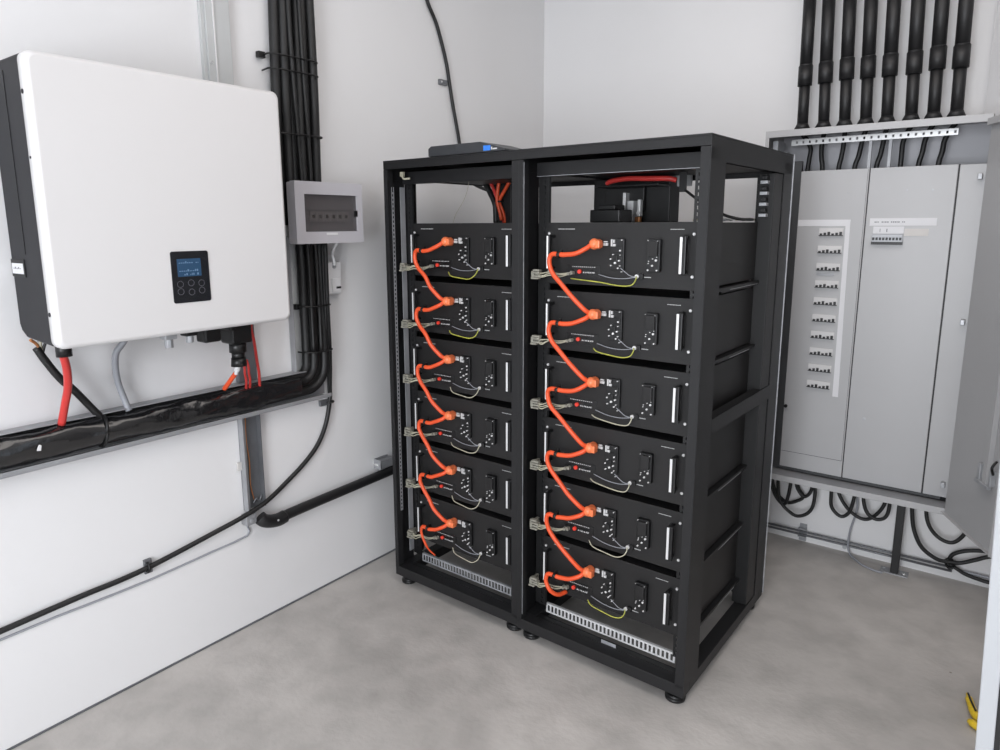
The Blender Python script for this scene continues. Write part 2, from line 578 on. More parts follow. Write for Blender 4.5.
# rear cable duct inside the left rack (bright metal strip seen past the left rail)
B(0.0245, 0.0275, 0.055, 0.078, 0.12, RH - 0.09).build('metal_strip', 'trunk', rackL)
hs = MB().box(0.0172, 0.0185, 0.020, 0.0225, 0.30, RH - 0.09).box(0.0172, 0.0185, 0.0295, 0.032, 0.30, RH - 0.09)
z_ = 0.30
while z_ < RH - 0.10:
    hs.box(0.0172, 0.0185, 0.0225, 0.0295, z_, z_ + 0.007)
    z_ += 0.0155
hs.build('perforated_strip', 'trunk', rackL)


# ------------------------------------------------------------------ battery module
def make_battery():
    t = thing('battery_module', (0, 0, 0), TH, 'x', 'battery', 'rack battery modules')
    W, H = 0.485, 0.187
    MB().prism([(0.024, 0.003), (0.461, 0.003), (0.461, 0.052), (0.497, 0.052), (0.497, 0.50), (-0.012, 0.50), (-0.012, 0.052), (0.024, 0.052)], 'z', 0.003, H - 0.002).build('case', 'batt', t, 0.002)
    fp = MB().prism(rrect(0, W, 0, H, 0.003), 'y', 0, 0.003)
    fp.build('front_panel', 'batt', t, 0.0008)
    for x in (0.026, 0.457):
        hm = MB()
        hm.box(x - 0.0055, x + (0.0055 if x < 0.1 else 0.012), -0.034, -0.022, 0.044, 0.150)
        hm.box(x - 0.0055, x + 0.0055, -0.028, 0.0, 0.044, 0.053)
        hm.box(x - 0.0055, x + 0.0055, -0.028, 0.0, 0.141, 0.150)
        h = hm.build('handle', 'blackpl', t, 0.003, 3)
        B(x - 0.0055, x + (0.0002 if x < 0.1 else 0.0018), -0.0365, -0.034, 0.047, 0.147).build('handle_trim', 'silver', h, 0.001)
    for x, z in ((0.0085, 0.154), (0.0085, 0.038), (0.477, 0.154), (0.477, 0.038)):
        MB().cyl((x, -0.0035, z), (x, 0.0, z), 0.0040, 12, 0.0045).cyl((x, -0.0045, z), (x, -0.0035, z), 0.002, 6).build('screw', 'screw', t)
    # left block: power terminal panel with screws
    pm = MB().prism(rrect(0.228, 0.272, 0.050, 0.140, 0.003), 'y', -0.010, 0.0)
    pm.box(0.233, 0.267, -0.013, -0.010, 0.100, 0.118)
    pm.box(0.234, 0.252, -0.014, -0.010, 0.070, 0.092)
    p = pm.build('terminal_panel', 'blackpl', t, 0.001)
    dots = MB()
    for (x, z, r) in ((0.239, 0.094, .0018), (0.262, 0.106, .0026), (0.232, 0.081, .0022), (0.259, 0.077, .0026), (0.2465, 0.070, .0034), (0.233, 0.062, .002), (0.262, 0.062, .0016), (0.256, 0.055, .0022), (0.266, 0.136, .0016), (0.262, 0.093, .0014), (0.268, 0.045, .0016)):
        dots.cyl((x, -0.0165, z), (x, -0.0, z), r, 8)
    dots.build('terminal_screws', 'screw', p)
    # right block: circuit breaker under a black cover
    qm = MB().prism(rrect(0.346, 0.386, 0.048, 0.140, 0.004), 'y', -0.016, 0.0)
    q = qm.build('breaker_cover', 'blackpl', t, 0.0012)
    qs = MB().box(0.352, 0.380, -0.022, -0.016, 0.092, 0.134)
    qs.build('switch_flap', 'batt', q, 0.001)
    dots = MB()
    for (x, z, r) in ((0.350, 0.136, .0012), (0.379, 0.134, .0012), (0.376, 0.081, .0032), (0.365, 0.066, .0028), (0.352, 0.053, .0024), (0.379, 0.053, .0022), (0.366, 0.085, .0014), (0.353, 0.072, .0014), (0.354, 0.078, .0014), (0.378, 0.090, .0012)):
        dots.cyl((x, -0.0195, z), (x, -0.0, z), r, 8)
    dots.build('cover_screws', 'screw', q)
    # white stickers
    st = MB()
    st.box(0.2075, 0.2155, -0.0035, 0.0, 0.119, 0.127)
    st.box(0.199, 0.2065, -0.0035, 0.0, 0.119, 0.127)
    st.box(0.201, 0.214, -0.0035, 0.0, 0.129, 0.1325)
    st.box(0.231, 0.236, -0.0145, -0.010, 0.118, 0.138)
    st.box(0.238, 0.243, -0.0145, -0.010, 0.128, 0.137)
    st.box(0.238, 0.246, -0.0145, -0.010, 0.118, 0.125)
    st.build('sticker', 'print', t)
    # port row
    pr = MB()
    for i in range(5):
        x = 0.083 + 0.0175 * i
        if i == 2:
            continue
        pr.box(x, x + 0.013, -0.006, 0.0, 0.030, 0.044)
    pr.box(0.076, 0.190, -0.002, 0.0, 0.022, 0.060)
    pr.build('port_row', 'blackpl', t, 0.0006)
    MB().cyl((0.1225, -0.010, 0.040), (0.1225, 0, 0.040), 0.0062, 14).build('red_button', 'redbtn', t)
    rnd = random.Random(3)
    for (x, xe, w0, w1, gp, ya, yb, za, zb_) in ((0.040, 0.098, .0015, .005, .0012, -.0006, 0, .1665, .1685), (0.408, 0.446, .0015, .004, .0012, -.0006, 0, .1660, .1678),
                                                 (0.095, 0.175, .002, .005, .003, -.0026, -.002, .053, .0552), (0.135, 0.172, .002, .004, .003, -.0066, -.002, .036, .0398),
                                                 (0.334, 0.352, .0015, .0035, .0012, -.0006, 0, .0300, .0325)):
        mk = MB()
        while x < xe:
            wd = rnd.uniform(w0, w1)
            mk.box(x, x + wd, ya, yb, za, zb_)
            x += wd + gp
        mk.build('printed_text', 'print', t)
    # small round earth terminal
    MB().cyl((0.315, -0.012, 0.033), (0.315, 0, 0.033), 0.006, 12).build('earth_terminal', 'screw', t)
    B(0.318, 0.332, -0.008, 0.0, 0.026, 0.042).build('terminal_block', 'blackpl', t, 0.001)
    return t


ORD = ['topmost', 'second from top', 'third from top', 'fourth from top', 'fifth from top', 'lowest']
NOTE = ['directly below the open space under the lid', 'one row under the topmost module', 'just above the middle of the rack',
        'just below the middle of the rack', 'one row above the lowest module', 'directly above the perforated metal bar']
PITCH = 0.20907


def zrow(i):
    return 1.405 - 0.187 - PITCH * i


proto = make_battery()
bats = []
for rk, (a0, b0, nm) in enumerate(((0.0, 0.08, 'right'), (-0.5955, 0.090, 'left'))):
    for i in range(6):
        o = proto if not bats else copy_tree(proto)
        o.location = R(a0 + 0.055, b0, zrow(i))
        o.rotation_euler = (0, 0, TH)
        tag(o, 'black battery module, %s of six in the %s rack%s' % (ORD[i], nm, ('', ' row', '', '', '', ', above the perforated bar')[i]), 'battery', 'rack battery modules')
        bats.append(o)

# orange power cables, one starting at each module's orange plug
for rk, (a0, b0, nm) in enumerate(((0.0, 0.0, 'right'), (-0.5955, 0.010, 'left'))):
    for i in range(6):
        rnd = random.Random(rk * 10 + i)
        jj = lambda s=0.004: rnd.uniform(-s, s)
        t = thing('power_cable', R(a0, b0, zrow(i) + 0.03), TH,
                  ('orange power cable zigzagging down from the %s module of the %s rack' % (ORD[i], nm)) if i < 5 else
                  ('short orange power cable end hanging at the lowest module of the %s rack' % nm), 'cable', 'orange power cables')
        z0 = 0.1235 - 0.03  # plug height over the module's underside
        pts = [(0.234, 0.048, z0), (0.222, 0.034, z0 - 0.012), (0.190 + jj(), 0.024, z0 - 0.027), (0.160, 0.020, z0 - 0.031), (0.140, 0.018, z0 - 0.032 + jj(0.002)), (0.118, 0.017, z0 - 0.030),
               (0.106 + jj(.002), 0.018, z0 - 0.040), (0.105, 0.018, z0 - 0.062), (0.118 + jj(.003), 0.02, z0 - 0.090), (0.149 + jj(), 0.020, z0 - 0.122)]
        if rk:
            pts = [p_ if p_[0] > 0.18 else (p_[0] + 0.016, p_[1], p_[2]) for p_ in pts]
        if i < 5:
            pts += [(0.185 + jj(), 0.024, z0 - 0.158), (0.217, 0.034, z0 - PITCH + 0.018), (0.229, 0.044, z0 - PITCH + 0.006)]
        elif rk == 0:
            pts = pts[:-1] + [(0.138, 0.04, z0 - 0.108), (0.150, 0.072, z0 - 0.108)]
        else:
            pts = pts[:-1] + [(0.145, 0.03, z0 - 0.125), (0.165, 0.045, z0 - 0.150)]
        MB().tube(pts, 0.0072 if i < 5 or rk == 0 else [0.0072, 0.0072, 0.007, 0.005, 0.003], 12).build('sheath', 'orange', t)
        pl = MB().sphere((0.240, 0.050, z0 + 0.001), 0.0165, 16, 10, (1.0, 0.9, 1.0)).cyl((0.240, 0.079, z0), (0.240, 0.05, z0), 0.015, 18)
        pl.box(0.232, 0.262, 0.040, 0.062, z0 - 0.011, z0 + 0.012)
        pl.build('plug', 'orangeplug', t, 0.003)
        MB().cyl((0.133 + 0.016 * rk, 0.018, z0 - 0.0315), (0.143 + 0.016 * rk, 0.0178, z0 - 0.0318), 0.0088, 12).box(0.134 + 0.016 * rk, 0.142 + 0.016 * rk, 0.028, 0.034, z0 - 0.038, z0 - 0.018).build('cable_tie', 'blackpl', t)

# communication cables: beige plugs clustered on the left rail, thin wires into the ports
for rk, (a0, b0, nm) in enumerate(((0.0, 0.0, 'right'), (-0.5955, 0.010, 'left'))):
    for i in range(6):
        rnd = random.Random(50 + rk * 10 + i)
        j = lambda s=0.003: rnd.uniform(-s, s)
        t = thing('communication_cable', R(a0, b0, zrow(i)), TH,
                  'beige plug cluster with thin wires beside the %s module of the %s rack' % (ORD[i], nm), 'cable', 'beige communication cables')
        zb = 0.026
        c = MB()
        for k in range(5):
            cx, cz = 0.027 + 0.004 * (k % 2) + j(), zb - 0.012 + 0.006 * k + j(0.001)
            c.box(cx, cx + 0.026 + j(0.004), 0.030 + 0.006 * (k % 3), 0.046 + 0.006 * (k % 3), cz, cz + 0.0055)
        c.box(0.024, 0.034, 0.036, 0.082, zb - 0.010, zb + 0.012)
        c.build('plug_cluster', 'beige', t, 0.0012)
        for k in range(3):
            zz = zb - 0.006 + 0.006 * k
            MB().tube([(0.050, 0.042, zz), (0.066, 0.040, zz - 0.002 + j()), (0.090, 0.045, 0.028 + 0.004 * k + j()), (0.118, 0.055, 0.022 + 0.004 * k + j()), (0.140 + 0.006 * k, 0.066, 0.030 + 0.003 * k), (0.143 + 0.008 * k, 0.0745, 0.033 + 0.002 * k)], 0.0019, 6).build('wire', 'beigew', t)
        pm = MB()
        for k in range(2):
            px = 0.139 + 0.012 * k
            pm.box(px, px + 0.009, 0.060, 0.0745, 0.028 + 0.003 * k, 0.037 + 0.004 * k)
        pm.build('port_plug', 'beige', t, 0.0008)

# ground wires: yellow-green loop below the ports
for rk, (a0, b0, nm) in enumerate(((0.0, 0.0, 'right'), (-0.5955, 0.010, 'left'))):
    for i in range(6):
        rnd = random.Random(150 + rk * 10 + i)
        j = lambda s=0.004: rnd.uniform(-s, s)
        sag = rnd.uniform(-0.002, 0.008)
        t = thing('ground_wire', R(a0, b0, zrow(i)), TH,
                  'thin %s wire loop under the ports of the %s %s-rack module' % ('yellow-green' if (rk, i) in ((0, 0), (0, 5), (1, 0), (1, 1), (0, 1)) else 'pale', ORD[i], nm), 'wire', 'thin ground wires')
        m_ = 'yg' if (rk, i) in ((0, 0), (0, 5), (1, 0), (1, 1), (0, 1)) else 'beigew'
        x0 = 0.150 if (rk, i) == (0, 0) else 0.235
        MB().tube([(x0, 0.068, 0.018), (0.255, 0.058, 0.006 + sag), (0.300, 0.054, 0.001 + sag), (0.340, 0.052, -0.001 + sag), (0.364, 0.054, 0.010), (0.372, 0.060, 0.024), (0.370, 0.067, 0.033)], 0.0018, 6).build('yellow_strand' if m_ == 'yg' else 'pale_strand', m_, t)
        MB().tube([(0.245, 0.071, 0.034), (0.290, 0.066, 0.026), (0.335, 0.062, 0.026), (0.366, 0.064, 0.031)], 0.0012, 6).build('grey_strand', 'greyhose', t)
        MB().tube([(0.324, 0.058, 0.056), (0.338, 0.058, 0.046), (0.352, 0.060, 0.036), (0.366, 0.065, 0.032)], 0.0011, 6).build('thin_strand', 'greyhose', t)

# ------------------------------------------------------------------ equipment at the top of the right rack
t = thing('black_junction_box', R(0.135, 0.27, 1.4055), TH, 'small black box lying on the topmost module in the right rack', 'box')
B(-0.040, 0.068, 0, 0.09, 0, 0.040).build('lower_housing', 'blackpl', t, 0.003)
B(-0.014, 0.046, 0.01, 0.08, 0.040, 0.056).build('upper_housing', 'rackin', t, 0.003)
t = thing('switchgear_unit', R(0.15, 0.47, 1.4055), TH, 'tall black switchgear block at the back of the right rack, under the lid', 'switchgear')
MB().box(-0.165, 0.125, 0.02, 0.10, 0, 0.150).box(-0.11, 0.04, 0.0, 0.02, 0.04, 0.118).build('housing', 'rackin', t, 0.003)
B(-0.10, 0.13, -0.09, 0.0, 0.117, 0.123).build('shelf_plate', 'blackpl', t, 0.001)
B(-0.005, 0.018, -0.035, 0.0, 0.0, 0.072).build('white_terminal_strip', 'whitepl', t, 0.002)
MB().box(-0.070, -0.030, -0.05, -0.03, 0.008, 0.034).box(-0.065, -0.050, -0.054, -0.05, 0.012, 0.030).build('printed_label', 'label', t, 0.001)
MB().box(0.036, 0.046, -0.04, -0.02, 0.02, 0.075).box(-0.025, -0.015, -0.03, 0.0, 0.015, 0.10).cyl((0.04, -0.045, 0.03), (0.04, -0.02, 0.03), 0.006).build('breaker_lever', 'silver', t, 0.001)
B(0.028, 0.044, -0.04, -0.02, 0.0, 0.018).build('brass_terminal', 'copper', t, 0.001)
MB().box(-0.08, -0.02, -0.06, -0.035, 0.0, 0.05).box(-0.12, -0.09, -0.04, 0.02, 0.0, 0.03).build('contactor', 'blackpl', t, 0.002)
tag(recenter(MB().tube([R(0.085, 0.40, 1.536), R(0.11, 0.39, 1.543), R(0.17, 0.385, 1.548), R(0.25, 0.385, 1.545), R(0.31, 0.39, 1.543), R(0.335, 0.40, 1.537)], 0.0085, 10).build('red_cable', 'red')),
    'thick red cable arching across the top of the right rack', 'cable')
tag(recenter(MB().box(-0.012, 0.012, -0.003, 0.003, 0, 0.065).box(-0.012, 0.012, -0.03, 0.003, 0.062, 0.065).build('bracket', 'blackpl', None, 0.001, loc=None)),
    'black angle bracket hanging under the lid at the right of the right rack', 'bracket')
bpy.context.scene.collection.objects[-1].location = R(0.352, 0.40, 1.500)
tag(recenter(MB().box(0, 0.11, 0, 0.012, 0, 0.038).build('grey_plate', 'cab', None, 0.002)), 'light grey plate behind the red cable in the right rack', 'plate')
bpy.context.scene.collection.objects[-1].location = R(0.27, 0.55, 1.525)
bpy.context.scene.collection.objects[-1].rotation_euler = (0, 0, TH)
tag(recenter(MB().tube([R(0.362, 0.41, 1.505), R(0.40, 0.40, 1.480), R(0.45, 0.38, 1.452), R(0.50, 0.37, 1.428), R(0.545, 0.37, 1.4145), R(0.555, 0.45, 1.4115), R(0.55, 0.50, 1.4115)], 0.0045, 8).build('sensor_cable', 'rubber')),
    'thin black cable sloping down from the bracket to the topmost module of the right rack', 'cable')
t = thing('wire_loom', R(0.50, 0.50, 1.4055), TH, 'bunch of pale wires on the back of the topmost module in the right rack', 'wires')
for k in range(5):
    MB().tube([(-0.03, -0.28 + 0.12 * k, 0.004 + .002 * (k % 2)), (0.0, -0.24 + 0.12 * k, 0.010), (0.012, -0.2 + 0.12 * k, 0.006), (-0.01, -0.15 + 0.12 * k, 0.004)], 0.003, 6).build('wire', ('beigew', 'silver', 'greyhose')[k % 3], t)
for k in range(4):
    tm = thing('rail_connector', R(0.572, 0.534, 1.42 + 0.034 * k), TH, 'small metal connector at the rear of the right rack, %s of four' % ('lowest', 'second from bottom', 'third from bottom', 'topmost')[k], 'connector', 'connectors on the rear rail')
    B(-0.012, 0.010, -0.012, 0.013, 0.0, 0.010).build('metal_shell', 'galv', tm, 0.001)
    B(-0.008, 0.008, -0.014, 0.013, 0.012, 0.026).build('insulator', 'blackpl', tm, 0.002)

# orange and black cables at the top right of the left rack
cs = [[(-0.447, 0.52, 1.40), (-0.452, 0.51, 1.45), (-0.462, 0.50, 1.49), (-0.480, 0.50, 1.53), (-0.500, 0.50, 1.565)],
      [(-0.440, 0.52, 1.40), (-0.446, 0.51, 1.45), (-0.456, 0.50, 1.49), (-0.432, 0.50, 1.53), (-0.405, 0.50, 1.566)],
      [(-0.445, 0.50, 1.41), (-0.450, 0.495, 1.45), (-0.459, 0.49, 1.49), (-0.457, 0.49, 1.53), (-0.450, 0.49, 1.565)]]
XO = 0.0
for k, c in enumerate(cs):
    tag(recenter(MB().tube([R(a, b, z + (0.007 if n_ == 0 else 0)) for n_, (a, b, z) in enumerate(c)], 0.0072, 10).build('riser_cable', 'orange' if k else 'red')),
        ('darker red riser cable leaning left in the top of the left rack', 'orange-red riser cable leaning right in the top of the left rack', 'orange riser cable standing between its two neighbours in the left rack')[k], 'cable', 'riser cables in the left rack')
tag(recenter(MB().box(*[v for p in zip(R(-0.474, 0.485, 1.487), R(-0.442, 0.515, 1.494)) for v in (min(p), max(p))]).build('cable_tie', 'blackpl', None, 0.001)), 'black tie holding the riser cables together in the left rack', 'cable tie')
tag(recenter(MB().tube([R(-0.497, 0.53, 1.408), R(-0.498, 0.53, 1.45), R(-0.503, 0.53, 1.485), R(-0.528, 0.53, 1.53), R(-0.552, 0.53, 1.566)], 0.012, 10).build('black_riser_cable', 'rubber')),
    'thick black cable bending to the upper left inside the left rack', 'cable')
tag(recenter(MB().box(0, 0.05, 0, 0.03, 0, 0.155).build('black_terminal_stand', 'rackin', None, 0.002)), 'black terminal stand right of the riser cables in the left rack', 'stand')
bpy.context.scene.collection.objects[-1].location = R(-0.435, 0.53, 1.4055)
tag(recenter(MB().tube([R(-0.53, 0.3, 1.4065), R(-0.515, 0.3, 1.44), R(-0.475, 0.3, 1.49), R(-0.455, 0.3, 1.53), R(-0.448, 0.3, 1.56)], 0.0008, 5).build('loose_wire', 'beigew')), 'very thin pale wire rising through the open top of the left rack', 'wire')

# ------------------------------------------------------------------ router on the left rack
t = thing('network_router', R(-0.215, 0.004, 1.6247), TH, 'flat dark grey router with a blue sticker on top of the left rack', 'router')
MB().prism([(-0.163, 0.0), (0.160, 0.0), (0.160, 0.006), (0.060, 0.033), (-0.150, 0.033), (-0.163, 0.026)], 'y', 0.0, 0.17).build('housing', 'router', t, 0.004, 3)
MB().box(0.076, 0.104, -0.0012, 0.0, 0.004, 0.0195).build('blue_sticker', 'blue', t)
MB().box(0.107, 0.111, -0.0012, 0.0, 0.006, 0.014).box(0.113, 0.130, -0.0012, 0.0, 0.006, 0.010).build('white_print', 'print', t)

# cable on the left wall that drops to the router
t = thing('network_cable', (0.012, -0.70, 1.66), 0, 'black cable running down the left wall to the router on the rack', 'cable')
L_ = Vector(t.location)
pw = [(0.010, -1.03, 2.60), (0.010, -0.93, 2.42), (0.010, -0.889, 2.30), (0.010, -0.832, 2.217), (0.010, -0.778, 2.089), (0.010, -0.754, 1.991), (0.012, -0.735, 1.90), (0.013, -0.711, 1.81), (0.014, -0.697, 1.747), (0.016, -0.680, 1.66), (0.03, -0.665, 1.60), (0.12, -0.66, 1.555), (0.20, -0.66, 1.54)]
MB().tube([Vector(p) - L_ for p in pw], 0.0075, 10).build('sheath', 'rubber', t)
t = thing('wall_clip', (0.0, -0.80, 1.985), 0, 'small dark clip holding the cable above the left rack to the wall', 'clip', 'cable clips on the left wall')
B(0.0, 0.012, -0.020, 0.030, 0.0, 0.022).build('body', 'trunkd', t, 0.002)
MB().cyl((0.012, -0.010, 0.011), (0.0145, -0.010, 0.011), 0.004, 10).build('screw', 'screw', t)

# ------------------------------------------------------------------ inverter
YI0, YI1, ZI0, ZI1 = -2.477, -1.806, 1.108, 1.790
t = thing('solar_inverter', (0.0, (YI0 + YI1) / 2, ZI0), 0, 'large white and dark grey inverter hanging on the left wall, with a small display', 'inverter')
yc = (YI0 + YI1) / 2
hw = (YI1 - YI0) / 2
HH = ZI1 - ZI0
# dark body (rounded lower rear corner), in x-z profile extruded along y
prof = [(0.002, 0.045), (0.012, 0.028), (0.040, 0.012), (0.190, 0.004), (0.216, 0.012), (0.216, HH - 0.004), (0.002, HH - 0.004)]
vs = MB()
vs.prism(prof, 'y', -hw + 0.006, hw - 0.006)
vs.build('housing', 'dkgrey', t, 0.006, 3)
# seam on the side
B(0.100, 0.103, -hw + 0.0048, -hw + 0.0062, 0.225, HH - 0.03).build('side_seam', 'rackin', t)
B(0.006, 0.090, -hw + 0.0035, -hw + 0.0062, 0.168, 0.212).build('rating_plate', 'rackin', t, 0.001)
lb = MB()
lb.box(0.012, 0.083, -hw + 0.0028, -hw + 0.0036, 0.176, 0.202)
lb.build('rating_label', 'label', t)
lt = MB()
for k in range(5):
    lt.box(0.022 + 0.010 * k, 0.028 + 0.010 * k, -hw + 0.0024, -hw + 0.0029, 0.188, 0.190 + 0.003 * (k % 2))
lt.build('label_print', 'key', t)
# white cover: rounded rectangle with a softened front edge
cv = MB()
loops = []
for (x, ins, rad) in ((0.210, 0.0, 0.022), (0.230, 0.0, 0.022), (0.238, 0.0018, 0.021), (0.2435, 0.006, 0.019), (0.246, 0.012, 0.016)):
    loops.append([(x, p[0], p[1]) for p in rrect(-hw + ins, hw - ins, ins, HH - ins, rad, 6)])
n = len(loops[0])
vv = [p for l in loops for p in l]
ff = []
for li in range(len(loops) - 1):
    for k in range(n):
        ff.append((li * n + k, li * n + (k + 1) % n, (li + 1) * n + (k + 1) % n, (li + 1) * n + k))
cv.add(vv, ff, True)
cv.f.append(tuple((len(loops) - 1) * n + k for k in range(n)))
cv.f.append(tuple(k for k in range(n))[::-1])
cv.sm += [False, False]
cv.build('front_cover', 'white', t)
for zz in (0.085, 0.448, 0.592):
    MB().cyl((0.220, -hw - 0.0015, zz), (0.220, -hw + 0.001, zz), 0.0055 if zz != 0.448 else 0.003, 12).build('cover_screw', 'dkgrey', t)
# display
dy0, dy1, dz0, dz1 = -2.184 - yc, -2.076 - yc, 1.194 - ZI0, 1.333 - ZI0
d = MB().prism(rrect(dy0, dy1, dz0, dz1, 0.006), 'x', 0.245, 0.2485).build('display_panel', 'display', t, 0.0008)
B(0.2485, 0.2490, -2.168 - yc, -2.100 - yc, 1.265 - ZI0, 1.313 - ZI0).build('screen', 'lcd', d)
tx = MB()
rnd = random.Random(5)
for row, zz in enumerate((1.303, 1.281, 1.271)):
    y = -2.163
    while y < -2.108:
        wd = rnd.uniform(0.002, 0.005)
        if rnd.random() > 0.15:
            tx.box(0.2490, 0.2492, y - yc, y + wd - yc, zz - ZI0 - 0.0025, zz - ZI0 + rnd.choice((0.0, 0.003)))
        y += wd + 0.002
tx.build('screen_text', 'lcdtext', d)
for (ky, kz) in ((-2.163, 1.245), (-2.163, 1.225), (-2.132, 1.247), (-2.132, 1.222), (-2.102, 1.245), (-2.102, 1.225)):
    ring = [(0.2488, ky - yc + 0.0085 * math.cos(2 * PI * k / 14), kz - ZI0 + 0.0085 * math.sin(2 * PI * k / 14)) for k in range(15)]
    MB().tube(ring, 0.0005, 4, sm_n=0).build('button', 'key', d)
# connectors under the inverter
def ybot(px_y):
    return px_y - yc
MB().box(0.150, 0.185, ybot(-2.185), ybot(-2.150), -0.020, 0.010).build('cable_gland', 'galv', t, 0.003)
MB().cyl((0.167, ybot(-2.167), -0.045), (0.167, ybot(-2.167), -0.018), 0.012, 8).build('gland_nut', 'galv', t, 0.001)
MB().box(0.150, 0.185, ybot(-2.125), ybot(-2.088), -0.018, 0.010).build('cable_gland', 'blackpl', t, 0.004)
MB().cyl((0.167, ybot(-2.105), -0.038), (0.167, ybot(-2.105), -0.016), 0.011, 8).build('gland_nut', 'galv', t, 0.001)
MB().box(0.13, 0.18, ybot(-2.066), ybot(-2.012), -0.046, 0.010).build('terminal_cover', 'blackpl', t, 0.006)
MB().box(0.13, 0.19, ybot(-1.990), ybot(-1.968), -0.018, 0.010).box(0.12, 0.185, ybot(-1.982), ybot(-1.912), -0.062, 0.010).build('terminal_cover', 'blackpl', t, 0.006)
MB().cyl((0.15, ybot(-1.943), -0.092), (0.15, ybot(-1.943), -0.060), 0.026, 18).cyl((0.15, ybot(-1.943), -0.112), (0.15, ybot(-1.943), -0.090), 0.020, 18).cyl((0.15, ybot(-1.943), -0.136), (0.15, ybot(-1.943), -0.110), 0.024, 18, 0.022).build('large_cable_gland', 'blackpl', t)
MB().cyl((0.19, ybot(-2.445), -0.024), (0.19, ybot(-2.445), 0.012), 0.018, 16).build('cable_gland', 'blackpl', t)
MB().cyl((0.05, ybot(-2.44), 0.0), (0.05, ybot(-2.44), 0.03), 0.012, 12).build('cable_gland', 'galv', t)

# cables between inverter and trunking
# stripped black cable at the lower left of the inverter
t = thing('stripped_black_cable', (0.04, -2.42, 0.88), 0, 'black cable with bare wire tails at the lower left corner of the inverter', 'cable')
MB().tube([(0.010, -0.036, 0.212), (0.010, -0.020, 0.178), (0.010, 0.010, 0.124), (0.005, 0.045, 0.081), (0.0, 0.095, 0.008), (-0.004, 0.125, -0.030)], 0.0100, 12).build('sheath', 'rubber', t)
MB().tube([(0.010, -0.026, 0.200), (0.012, -0.035, 0.222), (0.018, -0.050, 0.236)], 0.004, 6).build('bare_strand', 'copper', t)
MB().tube([(0.010, -0.024, 0.200), (0.012, -0.026, 0.225), (0.012, -0.016, 0.245)], 0.004, 6).build('bare_strand', 'beigew', t)
MB().tube([(0.010, -0.022, 0.200), (0.012, -0.014, 0.222), (0.016, 0.002, 0.235)], 0.004, 6).build('bare_strand', 'blackpl', t)
tag(recenter(MB().tube([(0.190, -2.449, 1.10), (0.150, -2.428, 1.042), (0.110, -2.416, 0.987), (0.080, -2.416, 0.939), (0.050, -2.419, 0.880)], 0.0098, 12).build('red_battery_cable', 'red')),
    'thick red cable curving from the inverter corner down into the trunking', 'cable')
tag(recenter(MB().tube([(0.080, -2.225, 1.115), (0.060, -2.246, 1.074), (0.050, -2.260, 1.050), (0.040, -2.262, 1.014), (0.030, -2.255, 0.962), (0.030, -2.245, 0.919), (0.040, -2.237, 0.875)], 0.0090, 10).build('grey_hose', 'greyhose')),
    'grey flexible hose hanging from the inverter underside into the trunking', 'hose')
tag(recenter(MB().tube([(0.145, -1.940, 0.985), (0.128, -1.936, 0.960), (0.120, -1.938, 0.940)], [0.010, 0.009, 0.006], 10).build('white_sealing_tape', 'whitepl')),
    'white taped cable end under the large inverter gland', 'tape')
tag(recenter(MB().tube([(0.120, -1.937, 0.944), (0.105, -1.939, 0.930), (0.088, -1.942, 0.912), (0.062, -1.946, 0.886)], 0.0075, 8).build('orange_wire', 'orange')),
    'orange wire slanting left below the large inverter gland', 'wire')
for k, (dy, m_) in enumerate(((0.0, 'red'), (0.014, 'red'))):
    tag(recenter(MB().tube([(0.15, -1.930 + dy, 0.985), (0.132, -1.913 + dy, 0.958), (0.105, -1.896 + dy, 0.932), (0.085, -1.880 + dy, 0.905), (0.052, -1.862 + dy, 0.868)], 0.0042, 8).build('red_wire', m_)),
        ('thin red wire under the large inverter gland, left of its twin', 'thin red wire under the large inverter gland, right of its twin')[k], 'wire', 'red wires under the inverter')
tag(recenter(MB().tube([(0.165, -1.900, 1.115), (0.155, -1.895, 1.080), (0.138, -1.877, 1.040), (0.10, -1.846, 0.969), (0.08, -1.828, 0.920), (0.05, -1.809, 0.862)], 0.0048, 8).build('long_red_wire', 'red')),
    'long thin red wire right of the large gland, dropping into the trunking', 'wire')

# ------------------------------------------------------------------ trunking on the left wall
t = thing('cable_trunking', (0.0, -2.4, 0.775), 0, 'grey horizontal metal trunking on the left wall below the inverter', 'trunking')
MB().box(0.0, 0.003, -1.2, 0.90, 0.0, 0.108).build('back_plate', 'trunk', t, 0.001)
MB().box(0.003, 0.046, -1.2, 0.79, 0.106, 0.109).build('upper_flange', 'trunk', t, 0.001)
MB().box(0.003, 0.056, -1.2, 0.89, -0.003, 0.0).box(0.0535, 0.056, -1.2, 0.89, 0.0, 0.012).build('lower_flange', 'trunk', t, 0.001)
t = thing('vertical_trunking', (0.0, -1.590, 0.88), 0, 'grey vertical trunking behind the black cables right of the inverter', 'trunking')
MB().box(0.0, 0.003, -0.052, 0.090, 0.0, 0.48).build('back_plate', 'wchan', t, 0.001)
MB().box(0.003, 0.030, -0.052, -0.049, 0.0, 0.48).build('side_flange', 'trunk', t, 0.001)
t = thing('wall_channel', (0.0, -1.837, 0.43), 0, 'grey channel with an orange wire on the left wall, below the trunking', 'channel')
MB().box(0.0, 0.003, -0.034, 0.040, 0.0, 0.342).build('back_plate', 'trunkd', t, 0.001)
MB().box(0.003, 0.028, -0.034, -0.030, 0.0, 0.342).box(0.010, 0.016, -0.030, -0.016, 0, 0.342).build('left_flange', 'trunk', t, 0.001)
MB().box(0.003, 0.024, 0.036, 0.040, 0.0, 0.342).build('right_flange', 'trunkd', t, 0.001)
MB().tube([(0.008, -0.008, 0.34), (0.008, -0.010, 0.25), (0.008, -0.004, 0.17), (0.008, -0.006, 0.09), (0.008, 0.004, 0.03)], 0.0022, 6).build('orange_wire', 'copper', t)
